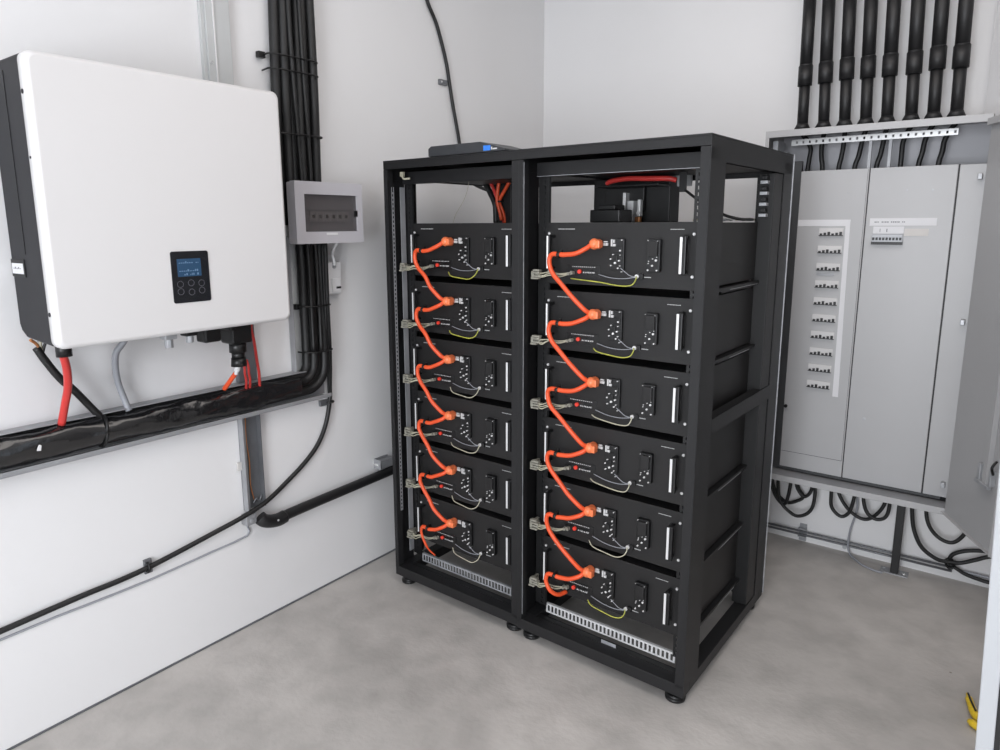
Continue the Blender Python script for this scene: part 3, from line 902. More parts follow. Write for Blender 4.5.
MB().tube([(0.012, -0.002, 0.02), (0.014, 0.010, 0.035), (0.012, 0.022, 0.022), (0.014, 0.030, 0.04)], 0.003, 6).build('wire_tangle', 'trunkd', t)
B(0.003, 0.010, -0.05, -0.034, 0.150, 0.178).build('side_lug', 'pale', t, 0.001)
t = thing('white_wall_channel', (0.0, -1.85, 1.70), 0, 'pale painted channel rising on the wall above the inverter', 'channel')
MB().box(0.0, 0.022, -0.040, 0.041, 0.0, 1.08).build('channel_body', 'wchan', t, 0.001)
MB().box(0.022, 0.0265, -0.018, -0.013, 0.0, 1.08).build('bright_edge', 'white', t, 0.001)
MB().cyl((0.022, -0.030, 0.19), (0.025, -0.030, 0.19), 0.004, 10).build('screw', 'screw', t)
B(0.0, 0.014, -0.052, -0.040, 0.0, 1.08).build('side_lip', 'wchan', t, 0.001)
t = thing('back_channel', (0.0, -1.83, 0.88), 0, 'dark grey channel on the wall between inverter underside and trunking', 'channel')
MB().box(0.0, 0.02, -0.035, 0.035, 0.004, 0.26).build('channel_body', 'trunkd', t, 0.002)

# black cables coming down beside the inverter and turning into the trunking
names = ['leftmost', 'second from left', 'third from left', 'third from right', 'second from right', 'rightmost']
for k in range(6):
    yt = -1.668 + 0.0305 * k
    x = 0.028 if k % 2 == 0 else 0.040
    rad = 0.0165
    if k < 2:
        lean = 0.022 * (5 - k) / 5
        pts = [(x, yt + lean, 2.79), (x, yt + lean, 2.3), (x, yt + lean * 0.5, 1.9), (x, yt + 0.004, 1.60), (x, yt + 0.008, 1.40)]
        tag(recenter(MB().tube(pts, rad, 12).build('riser_power_cable', 'rubber')), 'thick black cable going from the ceiling behind the small breaker box, %s' % ('outermost left', 'second from left')[k], 'cable', 'black cables beside the inverter')
        continue
    y = -1.594 + 0.0235 * (k - 2)
    zz = 0.866 - 0.018 * (k - 2)
    lean = 0.022 * (5 - k) / 5
    rb = 0.045 + 0.014 * (k - 2)
    w_ = lambda q_: math.sin(q_ * 3.1 + k * 1.7) * 0.003
    pts = [(x, yt + lean, 2.79), (x, yt + lean + w_(2.4), 2.3), (x, yt + lean * 0.5 + w_(2.0), 1.9), (x, (yt * 2 + y) / 3, 1.56), (x, y, 1.30), (x, y + 0.001, 1.15), (x, y + 0.002, zz + rb + 0.06), (x, y, zz + rb)]
    for q in range(1, 5):
        a = PI / 2 * q / 4
        pts.append((x, y - rb * (1 - math.cos(a)), zz + rb * (1 - math.sin(a))))
    xh = 0.022 if k % 2 == 0 else 0.042
    pts += [(xh, y - rb - 0.12, zz), (xh, -2.1, zz - 0.002), (xh, -2.6, zz), (xh, -3.3, zz)]
    tag(recenter(MB().tube(pts, rad, 12).build('riser_power_cable', 'rubber')), 'thick black cable running down the left wall into the trunking, %s' % names[k], 'cable', 'black cables beside the inverter')
# thinner charcoal cables lying over them
for k, (y, yb) in enumerate(((-1.612, -1.586), (-1.568, -1.552))):
    tag(recenter(MB().tube([(0.060, y - 0.012, 2.79), (0.060, y - 0.006, 2.2), (0.060, y, 1.9), (0.060, (y + yb) / 2, 1.58), (0.058, yb, 1.30), (0.058, yb + 0.003, 1.10), (0.058, yb + 0.003, 0.95)], 0.0075, 10).build('thin_riser_cable', 'rubber')),
        ('thinner black cable lying over the thick ones, on the left side', 'thinner black cable lying over the thick ones, on the right side')[k], 'cable', 'thin cables over the black bundle')
for k, z in enumerate((1.945, 1.90, 1.70, 1.115, 0.95)):
    t = thing('bundle_tie', (0.0, (-1.598, -1.598, -1.592, -1.553, -1.553)[k], z), 0, 'black tie round the black cable bundle, %s' % ('with a clip on its left', 'just below the clipped tie', 'above the small breaker box', 'level with the inverter underside', 'just over the bend')[k], 'cable tie', 'ties round the cable bundle')
    lo = -0.092 if k < 3 else -0.058
    hi = 0.094 if k < 3 else 0.058
    MB().tube([(0.004, lo, 0), (0.050, lo, 0.002), (0.069, lo + 0.04, 0.0), (0.069, hi - 0.03, 0.001), (0.052, hi, 0), (0.004, hi, 0)], 0.003, 6, sm_n=4).build('strap', 'blackpl', t)
    if k in (0, 3):
        B(0.004, 0.022, lo - 0.022 if k == 0 else lo - 0.012, lo + 0.004, -0.010, 0.010).build('clip', 'blackpl', t, 0.002)

# black plastic film wrapped round the horizontal run
bmf = MB()
seg = 28
ys = [-3.35 + i * 0.02 for i in range(86)]
rnd = random.Random(11)
ph = [rnd.uniform(0, 6.28) for _ in range(8)]
vs, fs = [], []
for i, y in enumerate(ys):
    tt = (y + 1.75) / 0.15
    sc = 1.0 if tt < -0.6 else max(0.93, 1.0 - 0.07 * (tt + 0.6))
    for k in range(seg):
        a = 2 * PI * k / seg
        wr_ = 0.0022 * math.sin(9 * y + 2.0 * a + ph[0]) + 0.0018 * math.sin(23 * y - 3 * a + ph[1]) + 0.0012 * math.sin(51 * y + 5 * a + ph[2]) + 0.0008 * math.sin(90 * y - 7 * a + ph[3])
        vs.append((0.038 + (0.033 * sc + wr_) * math.cos(a), y, 0.8345 + (0.0415 * sc + wr_) * math.sin(a)))
for i in range(len(ys) - 1):
    for k in range(seg):
        fs.append((i * seg + k, i * seg + (k + 1) % seg, (i + 1) * seg + (k + 1) % seg, (i + 1) * seg + k))
bmf.add(vs, fs, True)
tag(recenter(bmf.build('plastic_wrap', 'film')), 'shiny black plastic film wrapped round the cables in the horizontal trunking', 'film')
for k, y in enumerate((-2.316,)):
    ring = [(0.038 + 0.037 * math.cos(2 * PI * q / 20), y + 0.006 * math.sin(2 * PI * q / 20), 0.8345 + 0.045 * math.sin(2 * PI * q / 20)) for q in range(21)]
    tag(recenter(MB().tube(ring, 0.0045, 6, sm_n=0).build('wrap_tie', 'blackpl')), 'black tie round the shiny film below the grey hose', 'cable tie')
tag(recenter(MB().prism([(-2.493, 0.829), (-2.483, 0.827), (-2.480, 0.841), (-2.486, 0.845), (-2.490, 0.838)], 'x', 0.0735, 0.0755).build('white_tag', 'whitepl', None, 0.001)), 'tiny white tag stuck on the black film near the picture left edge', 'tag')

# ------------------------------------------------------------------ small breaker box and meter
t = thing('breaker_box', (0.0, -1.52, 1.338), 0, 'small light grey breaker box with smoked window mounted over the black cables', 'breaker box')
bx = [(0.0)]
MB().box(0.060, 0.088, -0.146, 0.146, 0.0, 0.206).build('rear_housing', 'boxpl', t, 0.006, 3)
fr = MB()
fr.box(0.088, 0.112, -0.150, -0.112, 0.0, 0.208).box(0.088, 0.112, 0.120, 0.146, 0.0, 0.208)
fr.box(0.088, 0.112, -0.112, 0.120, 0.166, 0.208).box(0.088, 0.112, -0.112, 0.120, 0.0, 0.040)
fr.box(0.082, 0.090, -0.112, 0.120, 0.040, 0.166)
fr.build('front_frame', 'boxpl', t)
B(0.103, 0.1065, -0.1115, 0.1195, 0.0405, 0.1655).build('window', 'smoke', t)
for k in range(6):
    br = MB().box(0.090, 0.098, -0.080 + 0.029 * k, -0.053 + 0.029 * k, 0.074, 0.110)
    br = br.build('circuit_breaker', 'breaker', t, 0.001)
    B(0.098, 0.1015, -0.071 + 0.029 * k, -0.062 + 0.029 * k, 0.086, 0.098).build('toggle', 'blackpl', br)
B(0.090, 0.095, -0.10, 0.105, 0.112, 0.116).build('inner_rail', 'galv', t)
B(0.1065, 0.114, 0.108, 0.120, 0.092, 0.114).build('latch', 'blackpl', t, 0.001)
B(0.112, 0.1135, -0.025, 0.025, 0.028, 0.036).build('pull_lip', 'whitepl', t, 0.0005)
t = thing('wall_meter', (0.0, -1.4425, 1.148), 0, 'small white plastic meter box on the wall under the grey breaker box', 'meter')
MB().box(0.0, 0.030, -0.034, 0.026, 0.0, 0.118).build('housing', 'whitepl', t, 0.004, 3)
MB().box(0.030, 0.0345, -0.022, 0.020, 0.008, 0.060).build('lower_cover', 'whitepl', t, 0.002)
B(0.0345, 0.0352, -0.004, 0.018, 0.020, 0.028).build('slot', 'blackpl', t)
MB().cyl((0.030, -0.008, 0.102), (0.034, -0.008, 0.102), 0.008, 12).build('knob', 'galv', t)
tag(recenter(MB().tube([(0.034, -1.450, 1.255), (0.036, -1.455, 1.275), (0.032, -1.456, 1.30), (0.07, -1.46, 1.345)], 0.0065, 8).build('white_flex', 'whitepl')),
    'short white flex from the grey breaker box to the white meter', 'flex')

# ------------------------------------------------------------------ lower cable, clips and conduit on the left wall
pl = [(0.062, -1.512, 1.345), (0.060, -1.513, 1.20), (0.055, -1.510, 1.09), (0.040, -1.497, 0.98), (0.024, -1.486, 0.882), (0.015, -1.484, 0.80), (0.014, -1.487, 0.745), (0.014, -1.51, 0.66), (0.014, -1.553, 0.588), (0.014, -1.62, 0.532), (0.016, -1.708, 0.482), (0.030, -1.80, 0.447), (0.032, -1.896, 0.424), (0.022, -2.0, 0.402), (0.014, -2.12, 0.380), (0.013, -2.2115, 0.368), (0.013, -2.30, 0.362), (0.013, -2.4134, 0.3605), (0.013, -2.61, 0.352), (0.013, -2.9, 0.34), (0.013, -3.4, 0.33)]
tag(recenter(MB().tube(pl, 0.0082, 10).build('loose_power_cable', 'rubber')), 'black cable sweeping from the breaker box down and left along the wall', 'cable')
tag(recenter(MB().tube([(0.064, -1.526, 1.345), (0.062, -1.527, 1.20), (0.056, -1.520, 1.05), (0.026, -1.497, 0.90), (0.016, -1.490, 0.80), (0.016, -1.490, 0.765)], 0.0050, 8).build('thin_control_cable', 'rubber')),
    'thinner black cable beside the sweeping cable, right of the bundle bend', 'cable')
tag(recenter(MB().tube([(0.004, -1.863, 0.425), (0.004, -1.864, 0.37), (0.004, -1.866, 0.337), (0.004, -2.0, 0.330), (0.004, -2.2109, 0.321), (0.004, -2.4, 0.323), (0.004, -2.61, 0.3235), (0.004, -3.3, 0.30)], 0.0035, 8, sm_n=2).build('grey_wall_wire', 'greyhose')),
    'thin grey wire on the left wall running beneath the sweeping black cable', 'wire')
for (y, z, lab, rot) in ((-2.213, 0.360, 'dark saddle clip on the sweeping cable, left half of the wall', 0), (-1.500, 0.735, 'dark clip holding the sweeping cable just under the bundle bend', 0)):
    t = thing('wall_clip', (0.0, y, z), 0, lab, 'clip', 'cable clips on the left wall')
    B(0.0, 0.010, -0.012, 0.012, -0.014, 0.032).build('base', 'trunkd', t, 0.002) if y < -2 else B(0.0, 0.014, -0.030, 0.008, -0.006, 0.016).build('base', 'trunkd', t, 0.002)
    MB().tube([(0.004, -0.006, -0.006), (0.020, -0.006, -0.004), (0.026, -0.005, 0.008), (0.020, -0.004, 0.020), (0.004, -0.003, 0.022)] if y < -2 else [(0.004, 0.0, 0.005), (0.018, 0.002, 0.005), (0.026, 0.014, 0.005), (0.020, 0.026, 0.005), (0.004, 0.028, 0.005)], 0.004, 6).build('loop', 'blackpl', t)
t = thing('conduit_clamp', (0.0, -1.862, 0.40), 0, 'grey metal clamp where the wall channel ends and the black conduit starts', 'clamp')
MB().box(0.0, 0.034, -0.022, 0.018, -0.016, 0.022).build('body', 'trunk', t, 0.003)
MB().cyl((0.034, -0.004, 0.0), (0.038, -0.004, 0.0), 0.007, 6).build('bolt', 'galv', t)
t = thing('black_conduit', (0.03, -1.75, 0.378), 0, 'thick black conduit running from the wall channel to the left rack', 'conduit')
MB().tube([(0.004, -0.02, -0.010), (0.003, 0.10, -0.004), (0.0, 0.56, 0.004), (0.0, 1.0, 0.010), (0.0, 1.3, 0.012)], 0.0185, 16, sm_n=3).build('pipe', 'hdpe', t)
MB().tube([(0.002, -0.082, 0.022), (0.008, -0.070, 0.008), (0.008, -0.045, -0.004), (0.006, -0.010, -0.011), (0.004, 0.018, -0.009)], 0.0235, 16).build('elbow', 'hdpe', t)
MB().cyl((0.0315, -0.028, 0.0), (0.0335, -0.028, 0.0), 0.004, 8).build('elbow_screw', 'screw', t)
t = thing('conduit_bracket', (0.0, -1.235, 0.405), 0, 'metal bracket above the black conduit next to the left rack', 'bracket')
MB().box(0.0, 0.004, -0.028, 0.050, 0.0, 0.042).box(0.004, 0.040, -0.028, -0.024, 0.0, 0.042).box(0.004, 0.034, -0.015, 0.05, 0.0, 0.034).build('body', 'trunk', t, 0.002)
MB().cyl((0.006, -0.0290, 0.02), (0.030, -0.0290, 0.02), 0.006, 8).build('bolt', 'screw', t)

# ------------------------------------------------------------------ electrical cabinet on the back wall
X0, X1, CD, CZ0, CZ1 = 1.200, 1.925, 0.25, 0.350, 1.752
t = thing('electrical_cabinet', (1.5625, -0.125, CZ0), 0, 'tall grey open electrical cabinet with breaker rows on the back wall', 'cabinet')
cx, cy = 1.5625, -0.125


def cb(x0, x1, y0, y1, z0, z1):
    return B(x0 - cx, x1 - cx, y0 - cy, y1 - cy, z0 - CZ0, z1 - CZ0)


cb(X0, X1, -0.006, 0.0, CZ0, CZ1).build('back_plate', 'cabin', t)
cb(X0, X0 + 0.003, -CD, -0.006, CZ0, CZ1).build('side_wall', 'cab', t)
cb(X1 - 0.003, X1, -CD, -0.006, CZ0, CZ1).build('side_wall', 'cab', t)
cb(X0, X1, -CD, -0.006, CZ1 - 0.003, CZ1).build('top_wall', 'cab', t)
cb(X0, X1, -CD, -0.006, CZ0, CZ0 + 0.003).build('bottom_tray', 'galv', t)
f = MB()
for b_ in ((X0, X1, -CD - 0.002, -CD, CZ1 - 0.025, CZ1), (X0, X1, -CD - 0.002, -CD, CZ0 - 0.001, CZ0 + 0.024), (X0, X0 + 0.014, -CD - 0.002, -CD, CZ0 + 0.024, CZ1 - 0.025)):
    f.box(b_[0] - cx, b_[1] - cx, b_[2] - cy, b_[3] - cy, b_[4] - CZ0, b_[5] - CZ0)
f.build('front_frame', 'cab', t, 0.0015)
cb(X0 + 0.003, X1 - 0.003, -CD, -0.165, CZ0 + 0.018, CZ0 + 0.021).build('tray_ledge', 'trunk', t)
YP = -0.17
PZ0, PZ1 = 0.388, 1.600
pL = cb(1.322, 1.561, YP, YP + 0.012, PZ0, PZ1).build('breaker_panel', 'cab', t, 0.0015)
pR = cb(1.5645, 1.838, YP, YP + 0.012, PZ0, PZ1).build('cover_panel', 'cab', t, 0.0015)
cb(1.843, 1.9215, YP - 0.002, YP + 0.012, PZ0, PZ1 - 0.002).build('hinge_plate', 'cab', t, 0.0015)
cb(1.838, 1.843, YP + 0.004, YP + 0.012, PZ0, PZ1).build('panel_gap', 'rackin', t)
cb(1.561, 1.5645, YP + 0.004, YP + 0.012, PZ0, PZ1).build('panel_gap', 'rackin', t)
cb(1.288, 1.322, YP + 0.001, YP + 0.02, PZ0 - 0.01, 1.640).build('side_shade_strip', 'cabdk', t, 0.001)  # dark colour paints the shade between panel and cabinet side
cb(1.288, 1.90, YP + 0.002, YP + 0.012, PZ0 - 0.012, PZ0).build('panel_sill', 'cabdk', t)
sm = MB()
for b_ in ((1.325, 1.556, 0.455, 0.4565), (1.5560, 1.5572, 0.455, 1.597)):
    sm.box(b_[0] - cx, b_[1] - cx, YP - 0.0006 - cy, YP - cy, b_[2] - CZ0, b_[3] - CZ0)
sm.build('panel_outline', 'cabdk', pL)
# tape strips and labels on the left panel
st = MB()
st.box(1.324 - cx, 1.512 - cx, YP - 0.0012 - cy, YP - cy, 1.388 - CZ0, 1.4125 - CZ0)
st.prism([(1.4965 - cx, 1.388 - CZ0), (1.512 - cx, 1.388 - CZ0), (1.5235 - cx, 0.716 - CZ0), (1.5025 - cx, 0.716 - CZ0)], 'y', YP - 0.0012 - cy, YP - cy)
st.build('white_tape', 'label', pL)
for k in range(10):
    zt = 1.3800 - 0.0675 * k
    xr0, xr1 = 1.405, 1.491
    rb_ = MB().box(xr0 - cx, xr1 - cx, YP - 0.006 - cy, YP - cy, zt - 0.030 - CZ0, zt - CZ0).build('breaker_row', 'breaker', pL, 0.0008)
    rb_['label'] = 'row of modular breakers with black toggles'
    tg = MB()
    for q in range(6):
        xx = xr0 + 0.004 + 0.0140 * q
        hh = 0.004 + 0.003 * ((q * 7 + k * 3) % 3)
        tg.box(xx - cx, xx + 0.0085 - cx, YP - 0.013 - cy, YP - 0.006 - cy, zt - 0.027 - CZ0, zt - 0.027 + hh + 0.003 - CZ0)
    tg.box(xr0 - cx, xr1 - cx, YP - 0.008 - cy, YP - 0.006 - cy, zt - 0.0295 - CZ0, zt - 0.0265 - CZ0)
    tg.build('toggles', 'blackpl', rb_)
B(1.407 - cx, 1.470 - cx, YP - 0.003 - cy, YP - cy, 1.196 - CZ0, 1.2045 - CZ0).build('blank_strip', 'trunk', pL)
# labels on right panel
lb = MB().box(1.578 - cx, 1.792 - cx, YP - 0.0012 - cy, YP - cy, 1.389 - CZ0, 1.4165 - CZ0).build('title_label', 'label', pR)
tx = MB()
rnd = random.Random(9)
x = 1.594
while x < 1.690:
    wd = rnd.uniform(0.003, 0.006)
    if rnd.random() > 0.12:
        tx.box(x - cx, x + wd - cx, YP - 0.0016 - cy, YP - 0.0012 - cy, 1.4005 - CZ0, 1.4045 - CZ0)
    x += wd + 0.0017
tx.build('title_text', 'key', lb)
B(1.592 - cx, 1.692 - cx, YP - 0.002 - cy, YP - cy, 1.360 - CZ0, 1.386 - CZ0).build('white_label', 'label', pR)
MB().box(1.614 - cx, 1.616 - cx, YP - 0.0024 - cy, YP - 0.002 - cy, 1.366 - CZ0, 1.378 - CZ0).box(1.636 - cx, 1.639 - cx, YP - 0.0024 - cy, YP - 0.002 - cy, 1.366 - CZ0, 1.378 - CZ0).build('label_print', 'key', pR)
B(1.694 - cx, 1.770 - cx, YP - 0.0012 - cy, YP - cy, 1.352 - CZ0, 1.378 - CZ0).build('pale_sticker', 'pale', pR)
br = B(1.591 - cx, 1.692 - cx, YP - 0.010 - cy, YP - cy, 1.326 - CZ0, 1.358 - CZ0).build('main_breaker', 'trunk', pR, 0.001)
tg = MB()
for q in range(9):
    tg.box(1.593 + 0.011 * q - cx, 1.6005 + 0.011 * q - cx, YP - 0.013 - cy, YP - 0.010 - cy, 1.336 - CZ0, 1.346 - CZ0)
tg.box(1.590 - cx, 1.6925 - cx, YP - 0.012 - cy, YP - cy, 1.3195 - CZ0, 1.3300 - CZ0)
tg.build('toggles', 'blackpl', br)
kh = MB()
for (kx, kz, kr) in ((1.3345, 0.628, .005), (1.6225, 0.643, .005), (1.689, 1.517, .0025), (1.769, 1.514, .0032), (1.495, 1.512, .0022)):
    kh.cyl((kx - cx, YP - 0.003 - cy, kz - CZ0), (kx - cx, YP - cy, kz - CZ0), kr, 10)
kh.build('panel_lock', 'galv', t)
MB().cyl((1.330 - cx, YP - 0.008 - cy, 0.650 - CZ0), (1.330 - cx, YP - cy, 0.650 - CZ0), 0.007, 12).build('panel_knob', 'blackpl', t)
# hinge hardware right
for zz in (1.545, 1.04, 0.43):
    MB().box(1.897 - cx, 1.911 - cx, -0.195 - cy, -0.172 - cy, zz - CZ0, zz + 0.020 - CZ0).build('hinge', 'galv', t, 0.002)
# terminal rail
rl = MB()
rl.box(1.265 - cx, 1.822 - cx, -0.124 - cy, -0.122 - cy, 1.7045 - CZ0, 1.711 - CZ0)
rl.box(1.265 - cx, 1.822 - cx, -0.124 - cy, -0.122 - cy, 1.7205 - CZ0, 1.7265 - CZ0)
for q in range(24):
    xx = 1.265 + 0.0240 * q
    rl.box(xx - cx, min(xx + 0.017, 1.822) - cx, -0.124 - cy, -0.122 - cy, 1.711 - CZ0, 1.7205 - CZ0)
rl.box(1.265 - cx, 1.822 - cx, -0.122 - cy, -0.108 - cy, 1.7255 - CZ0, 1.7275 - CZ0)
rl.build('terminal_rail', 'silver', t)
MB().box(1.215 - cx, 1.235 - cx, -0.20 - cy, -0.10 - cy, 1.66 - CZ0, 1.72 - CZ0).box(1.235 - cx, 1.26 - cx, -0.16 - cy, -0.12 - cy, 1.665 - CZ0, 1.68 - CZ0).build('corner_bracket', 'galv', t, 0.002)
for xx in (1.550, 1.616):
    MB().box(xx - 0.006 - cx, xx + 0.006 - cx, -0.134 - cy, -0.124 - cy, 1.56 - CZ0, 1.704 - CZ0).build('mounting_strip', 'trunk', t, 0.001)

# wires in the top of the cabinet, below each conduit
bx_ = [1.300, 1.3775, 1.452, 1.5245, 1.5946, 1.672, 1.741, 1.810]
wx0 = [1.335, 1.375, 1.453, 1.515, 1.588, 1.653, 1.722, 1.783]
wx1 = [1.330, 1.385, 1.4425, 1.4987, 1.5732, 1.6524, 1.7099, 1.7717]
pos8 = ['leftmost', 'second from left', 'third from left', 'fourth from left', 'fourth from right', 'third from right', 'second from right', 'rightmost']
for k in range(8):
    tag(recenter(MB().tube([(bx_[k], -0.10, 1.745), ((bx_[k] + wx0[k]) / 2, -0.105, 1.725), (wx0[k], -0.110, 1.69), ((wx0[k] * 2 + wx1[k]) / 3, -0.112, 1.65), (wx1[k], -0.112, 1.60), (wx1[k] - 0.004, -0.11, 1.45)], 0.0088, 10).build('feeder_cable', 'rubber')),
        'black cable inside the open top of the grey cabinet, %s of eight' % pos8[k], 'cable', 'black cables in the cabinet top')
# conduits above the cabinet
tops = [1.2935, 1.361, 1.434, 1.505, 1.580, 1.656, 1.729, 1.7995]
for k in range(8):
    xb, xt = bx_[k], tops[k]
    tt = thing('conduit_pipe', (xb, -0.12, CZ1), 0, 'black vertical conduit above the grey cabinet, %s of eight' % pos8[k], 'conduit', 'black conduits above the cabinet')
    dx = xt - xb
    o1 = lambda z: dx * min(1, (z / 0.5))
    MB().cyl((0, 0, 0.0), (0.0, 0, 0.012), 0.034, 20, 0.033).cyl((0, 0, 0.012), (0, 0, 0.036), 0.031, 20, 0.020).build('entry_gland', 'hdpe', tt)
    MB().cyl((0, 0, 0.028), (o1(.2), 0, 0.20), 0.0200, 18).build('lower_pipe', 'hdpe', tt)
    dz = (0.0, 0.002, 0.006, 0.002, 0.0, -0.002, 0.004, 0.0)[k]
    MB().cyl((o1(.175), 0, 0.177 + dz), (o1(.25), 0, 0.250 + dz), 0.0262, 20).cyl((o1(.25), 0, 0.250 + dz), (o1(.26), 0, 0.256 + dz), 0.0262, 20, 0.0228).build('collar', 'hdpe', tt)
    MB().cyl((o1(.25), 0, 0.25), (dx, 0, 0.50), 0.0228, 18).cyl((dx, 0, 0.50), (dx, 0, 1.046), 0.0228, 18).build('upper_pipe', 'hdpe', tt)

# open right outer door of the cabinet
hd = Vector((0.4429, -0.8965, 0))
ang = math.atan2(hd.y, hd.x)
t = thing('cabinet_door', (1.922, -0.255, 0.362), ang, 'grey outer door of the electrical cabinet swung open at the right edge', 'door')
DW, DH = 0.36, 1.374
MB().box(0, DW, 0.0, 0.002, 0, DH).build('panel', 'cab', t, 0.0005)
e = MB()
e.box(0, DW, -0.014, 0.0, 0, 0.002).box(0, DW, -0.014, 0.0, DH - 0.022, DH)
e.box(DW - 0.002, DW, -0.02, 0, 0.002, DH - 0.002)
e.build('edge_return', 'cab', t, 0.0005)
MB().box(0.245, 0.275, -0.012, 0.0, 0.21, DH - 0.03).build('stiffener', 'cab', t, 0.002)
B(0.275, 0.2785, -0.016, 0.0, 0.21, DH - 0.03).build('lock_rod', 'cab', t, 0.001)
MB().box(0.215, 0.232, -0.014, 0.0, 0.205, 0.265).box(0.215, 0.30, -0.020, -0.006, 0.200, 0.212).box(0.292, 0.305, -0.016, 0, 0.212, 0.265).build('latch', 'galv', t, 0.002)
MB().tube([(0.31, -0.006, 0.30), (0.315, -0.02, 0.28), (0.31, -0.012, 0.255)], 0.004, 6).build('latch_spring', 'blackpl', t)

# support post below the cabinet
t = thing('support_post', (1.772, -0.085, 0), 0, 'black post with a grey foot plate under the grey cabinet', 'post')
B(-0.014, 0.014, -0.014, 0.014, 0.004, CZ0 - 0.001).build('post', 'hdpe', t, 0.002)
B(-0.052, 0.048, -0.020, 0.032, 0.0, 0.004).build('foot_plate', 'trunk', t, 0.001)
MB().cyl((0.034, -0.002, 0.004), (0.034, -0.002, 0.010), 0.006, 6).build('anchor_bolt', 'screw', t)
MB().cyl((-0.038, 0.012, 0.004), (-0.038, 0.012, 0.010), 0.006, 6).build('anchor_bolt', 'galv', t)

# looping cables under the cabinet
loops_ = [
    ([(1.262, -0.06, 0.352), (1.268, -0.06, 0.262), (1.290, -0.062, 0.205), (1.325, -0.064, 0.176), (1.340, -0.064, 0.208), (1.348, -0.062, 0.280), (1.352, -0.06, 0.352)], 'first black cable loop from the left under the grey cabinet'),
    ([(1.300, -0.085, 0.345), (1.303, -0.085, 0.25), (1.322, -0.088, 0.190), (1.3643, -0.09, 0.155), (1.3978, -0.09, 0.149), (1.4364, -0.088, 0.177), (1.4524, -0.085, 0.232), (1.4510, -0.085, 0.348)], 'widest black cable loop at the left end under the grey cabinet'),
    ([(1.362, -0.045, 0.35), (1.368, -0.045, 0.272), (1.388, -0.045, 0.234), (1.4086, -0.045, 0.227), (1.430, -0.045, 0.262), (1.4345, -0.045, 0.35)], 'smallest and highest black cable loop under the grey cabinet'),
    ([(1.252, -0.035, 0.35), (1.275, -0.035, 0.23), (1.330, -0.035, 0.178), (1.378, -0.035, 0.198), (1.397, -0.035, 0.222), (1.372, -0.035, 0.262), (1.352, -0.035, 0.35)], 'folded black cable loop behind the widest loop under the cabinet'),
    ([(1.513, -0.08, 0.348), (1.515, -0.08, 0.275), (1.5215, -0.08, 0.218), (1.5578, -0.08, 0.187), (1.588, -0.08, 0.212), (1.601, -0.08, 0.275), (1.606, -0.08, 0.348)], 'narrow black cable loop left of the thin grey cable under the cabinet'),
    ([(1.525, -0.055, 0.348), (1.540, -0.055, 0.275), (1.580, -0.055, 0.216), (1.630, -0.055, 0.188), (1.670, -0.055, 0.202), (1.708, -0.055, 0.265), (1.715, -0.055, 0.348)], 'wide shallow black cable loop left of the support post'),
    ([(1.634, -0.08, 0.348), (1.637, -0.08, 0.276), (1.656, -0.08, 0.226), (1.693, -0.08, 0.209), (1.726, -0.08, 0.240), (1.731, -0.08, 0.348)], 'narrow black cable loop just left of the support post'),
    ([(1.856, -0.07, 0.348), (1.856, -0.07, 0.276), (1.874, -0.07, 0.220), (1.911, -0.07, 0.184), (1.951, -0.07, 0.179), (1.981, -0.07, 0.214), (1.994, -0.07, 0.260), (1.995, -0.05, 0.32), (1.96, -0.03, 0.36)], 'rounded black cable loop right of the support post, by the open cabinet door'),
]
for pts, lab in loops_:
    pts = [(x_, y_, min(z_, CZ0 - 0.003)) for x_, y_, z_ in pts]
    tag(recenter(MB().tube(pts, 0.0072, 10).build('cable_loop', 'rubber')), lab, 'cable', 'black cable loops under the cabinet')
tag(recenter(MB().tube([(1.808, -0.075, 0.347), (1.808, -0.07, 0.276), (1.822, -0.07, 0.196), (1.855, -0.07, 0.130), (1.908, -0.065, 0.095), (1.951, -0.055, 0.092), (1.985, -0.05, 0.096), (2.029, -0.05, 0.122), (2.075, -0.05, 0.150), (2.16, -0.05, 0.18), (2.3, -0.05, 0.2)], 0.0078, 10).build('floor_bound_cable', 'rubber')),
    'black cable dropping right of the support post then running right along the wall', 'cable')
tag(recenter(MB().tube([(1.958, -0.035, 0.066), (1.948, -0.035, 0.088), (1.955, -0.035, 0.115), (1.985, -0.035, 0.138), (2.02, -0.035, 0.152), (2.06, -0.035, 0.160), (2.15, -0.035, 0.165), (2.3, -0.035, 0.18)], 0.0075, 10).build('floor_bound_cable', 'rubber')),
    'black cable arching above the others at the right end of the wall', 'cable')
tag(recenter(MB().tube([(1.952, -0.030, 0.072), (1.975, -0.030, 0.060), (2.005, -0.030, 0.046), (2.053, -0.030, 0.038), (2.093, -0.030, 0.036), (2.2, -0.03, 0.034)], 0.0072, 10).build('floor_bound_cable', 'rubber')),
    'lowest black cable at the right end of the wall, close to the floor', 'cable')
tag(recenter(MB().tube([(1.960, -0.018, 0.058), (1.985, -0.018, 0.052), (2.03, -0.018, 0.050), (2.2, -0.018, 0.052)], 0.006, 8).build('floor_bound_cable', 'greyhose')),
    'dark grey thin cable just above the lowest black one at right', 'cable')
tag(recenter(MB().tube([(1.935, -0.030, 0.084), (1.948, -0.020, 0.092), (1.962, -0.030, 0.082), (1.964, -0.045, 0.070), (1.953, -0.048, 0.062), (1.940, -0.04, 0.070), (1.935, -0.030, 0.084)], 0.005, 6).build('cable_tie', 'blackpl')),
    'black tie gathering the cables right of the support post', 'cable tie')
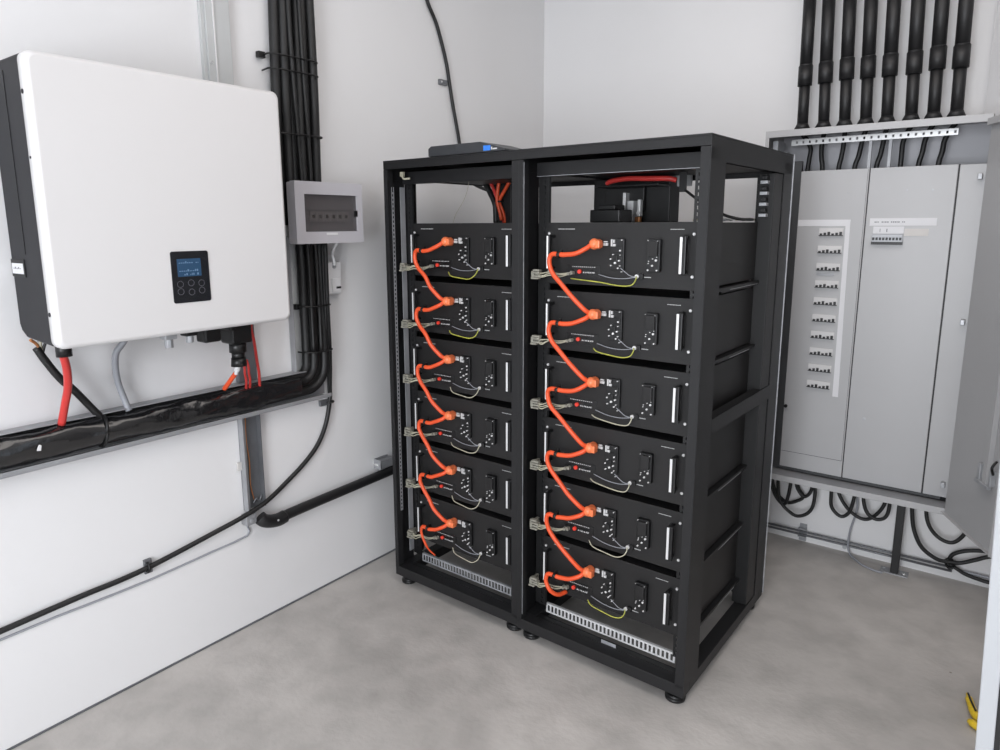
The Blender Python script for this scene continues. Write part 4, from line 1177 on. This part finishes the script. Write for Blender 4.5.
# thin grey cable from cabinet to floor
tag(recenter(MB().tube([(1.606, -0.04, 0.349), (1.606, -0.035, 0.281), (1.609, -0.03, 0.211), (1.592, -0.03, 0.118), (1.588, -0.03, 0.050), (1.596, -0.03, 0.014), (1.615, -0.05, 0.006), (1.655, -0.095, 0.0055), (1.70, -0.118, 0.0055), (1.735, -0.122, 0.0055)], 0.0042, 8).build('thin_grey_cable', 'greyhose')),
    'thin grey cable hanging from the cabinet to the floor beside the foot plate', 'cable')
B_ = MB().cyl((1.575, -0.024, 0.030), (1.575, 0, 0.030), 0.009, 10)
tag(recenter(B_.build('wall_plug', 'galv')), 'small round metal fixing low on the wall beside the thin grey cable', 'fixing')
# steel rods along the foot of the back wall
for k, (z0, z1) in enumerate(((0.0530, 0.0560), (0.0380, 0.0400))):
    tag(recenter(MB().tube([(0.9, -0.020, z0 - 0.004), (1.40, -0.020, z0), (1.96, -0.020, z1)], 0.0045, 10, sm_n=2).build('steel_rod', 'trunkd')),
        ('upper of two thin steel rods along the foot of the back wall', 'lower of two thin steel rods along the foot of the back wall')[k], 'rod', 'steel rods along the wall')
t = thing('rod_bracket', (1.402, 0.0, 0.005), 0, 'metal bracket holding the steel rods to the wall near the racks', 'bracket')
MB().box(-0.015, 0.015, -0.008, 0.0, 0.0, 0.078).build('plate', 'trunk', t, 0.001)
MB().box(-0.017, 0.017, -0.028, -0.008, 0.056, 0.062).box(-0.017, 0.017, -0.028, -0.008, 0.022, 0.027).build('jaw', 'trunk', t, 0.001)

# ------------------------------------------------------------------ yellow pliers on the floor
t = thing('pliers', (2.10, -0.94, 0.0), 0, 'yellow-handled pliers lying on the floor behind the white door edge', 'pliers')
MB().tube([(-0.042, 0.134, 0.010), (-0.032, 0.085, 0.012), (-0.018, 0.035, 0.012), (0.006, 0.004, 0.012), (0.04, -0.022, 0.012)], [0.005, 0.010, 0.011, 0.010, 0.007], 10).build('upper_grip', 'yellow', t)
MB().tube([(-0.030, 0.000, 0.010), (-0.018, -0.012, 0.012), (0.000, -0.026, 0.012), (0.04, -0.034, 0.012)], [0.008, 0.011, 0.010, 0.007], 10).build('lower_grip', 'yellow', t)
MB().tube([(-0.041, 0.120, 0.0215), (-0.030, 0.075, 0.0235), (-0.018, 0.038, 0.0235)], 0.003, 6).build('grip_inlay', 'blackpl', t)
MB().cyl((0.05, -0.03, 0.004), (0.05, -0.03, 0.022), 0.014, 14).box(0.05, 0.11, -0.044, -0.031, 0.006, 0.018).box(0.05, 0.11, -0.029, -0.016, 0.006, 0.018).build('jaw', 'galv', t, 0.002)
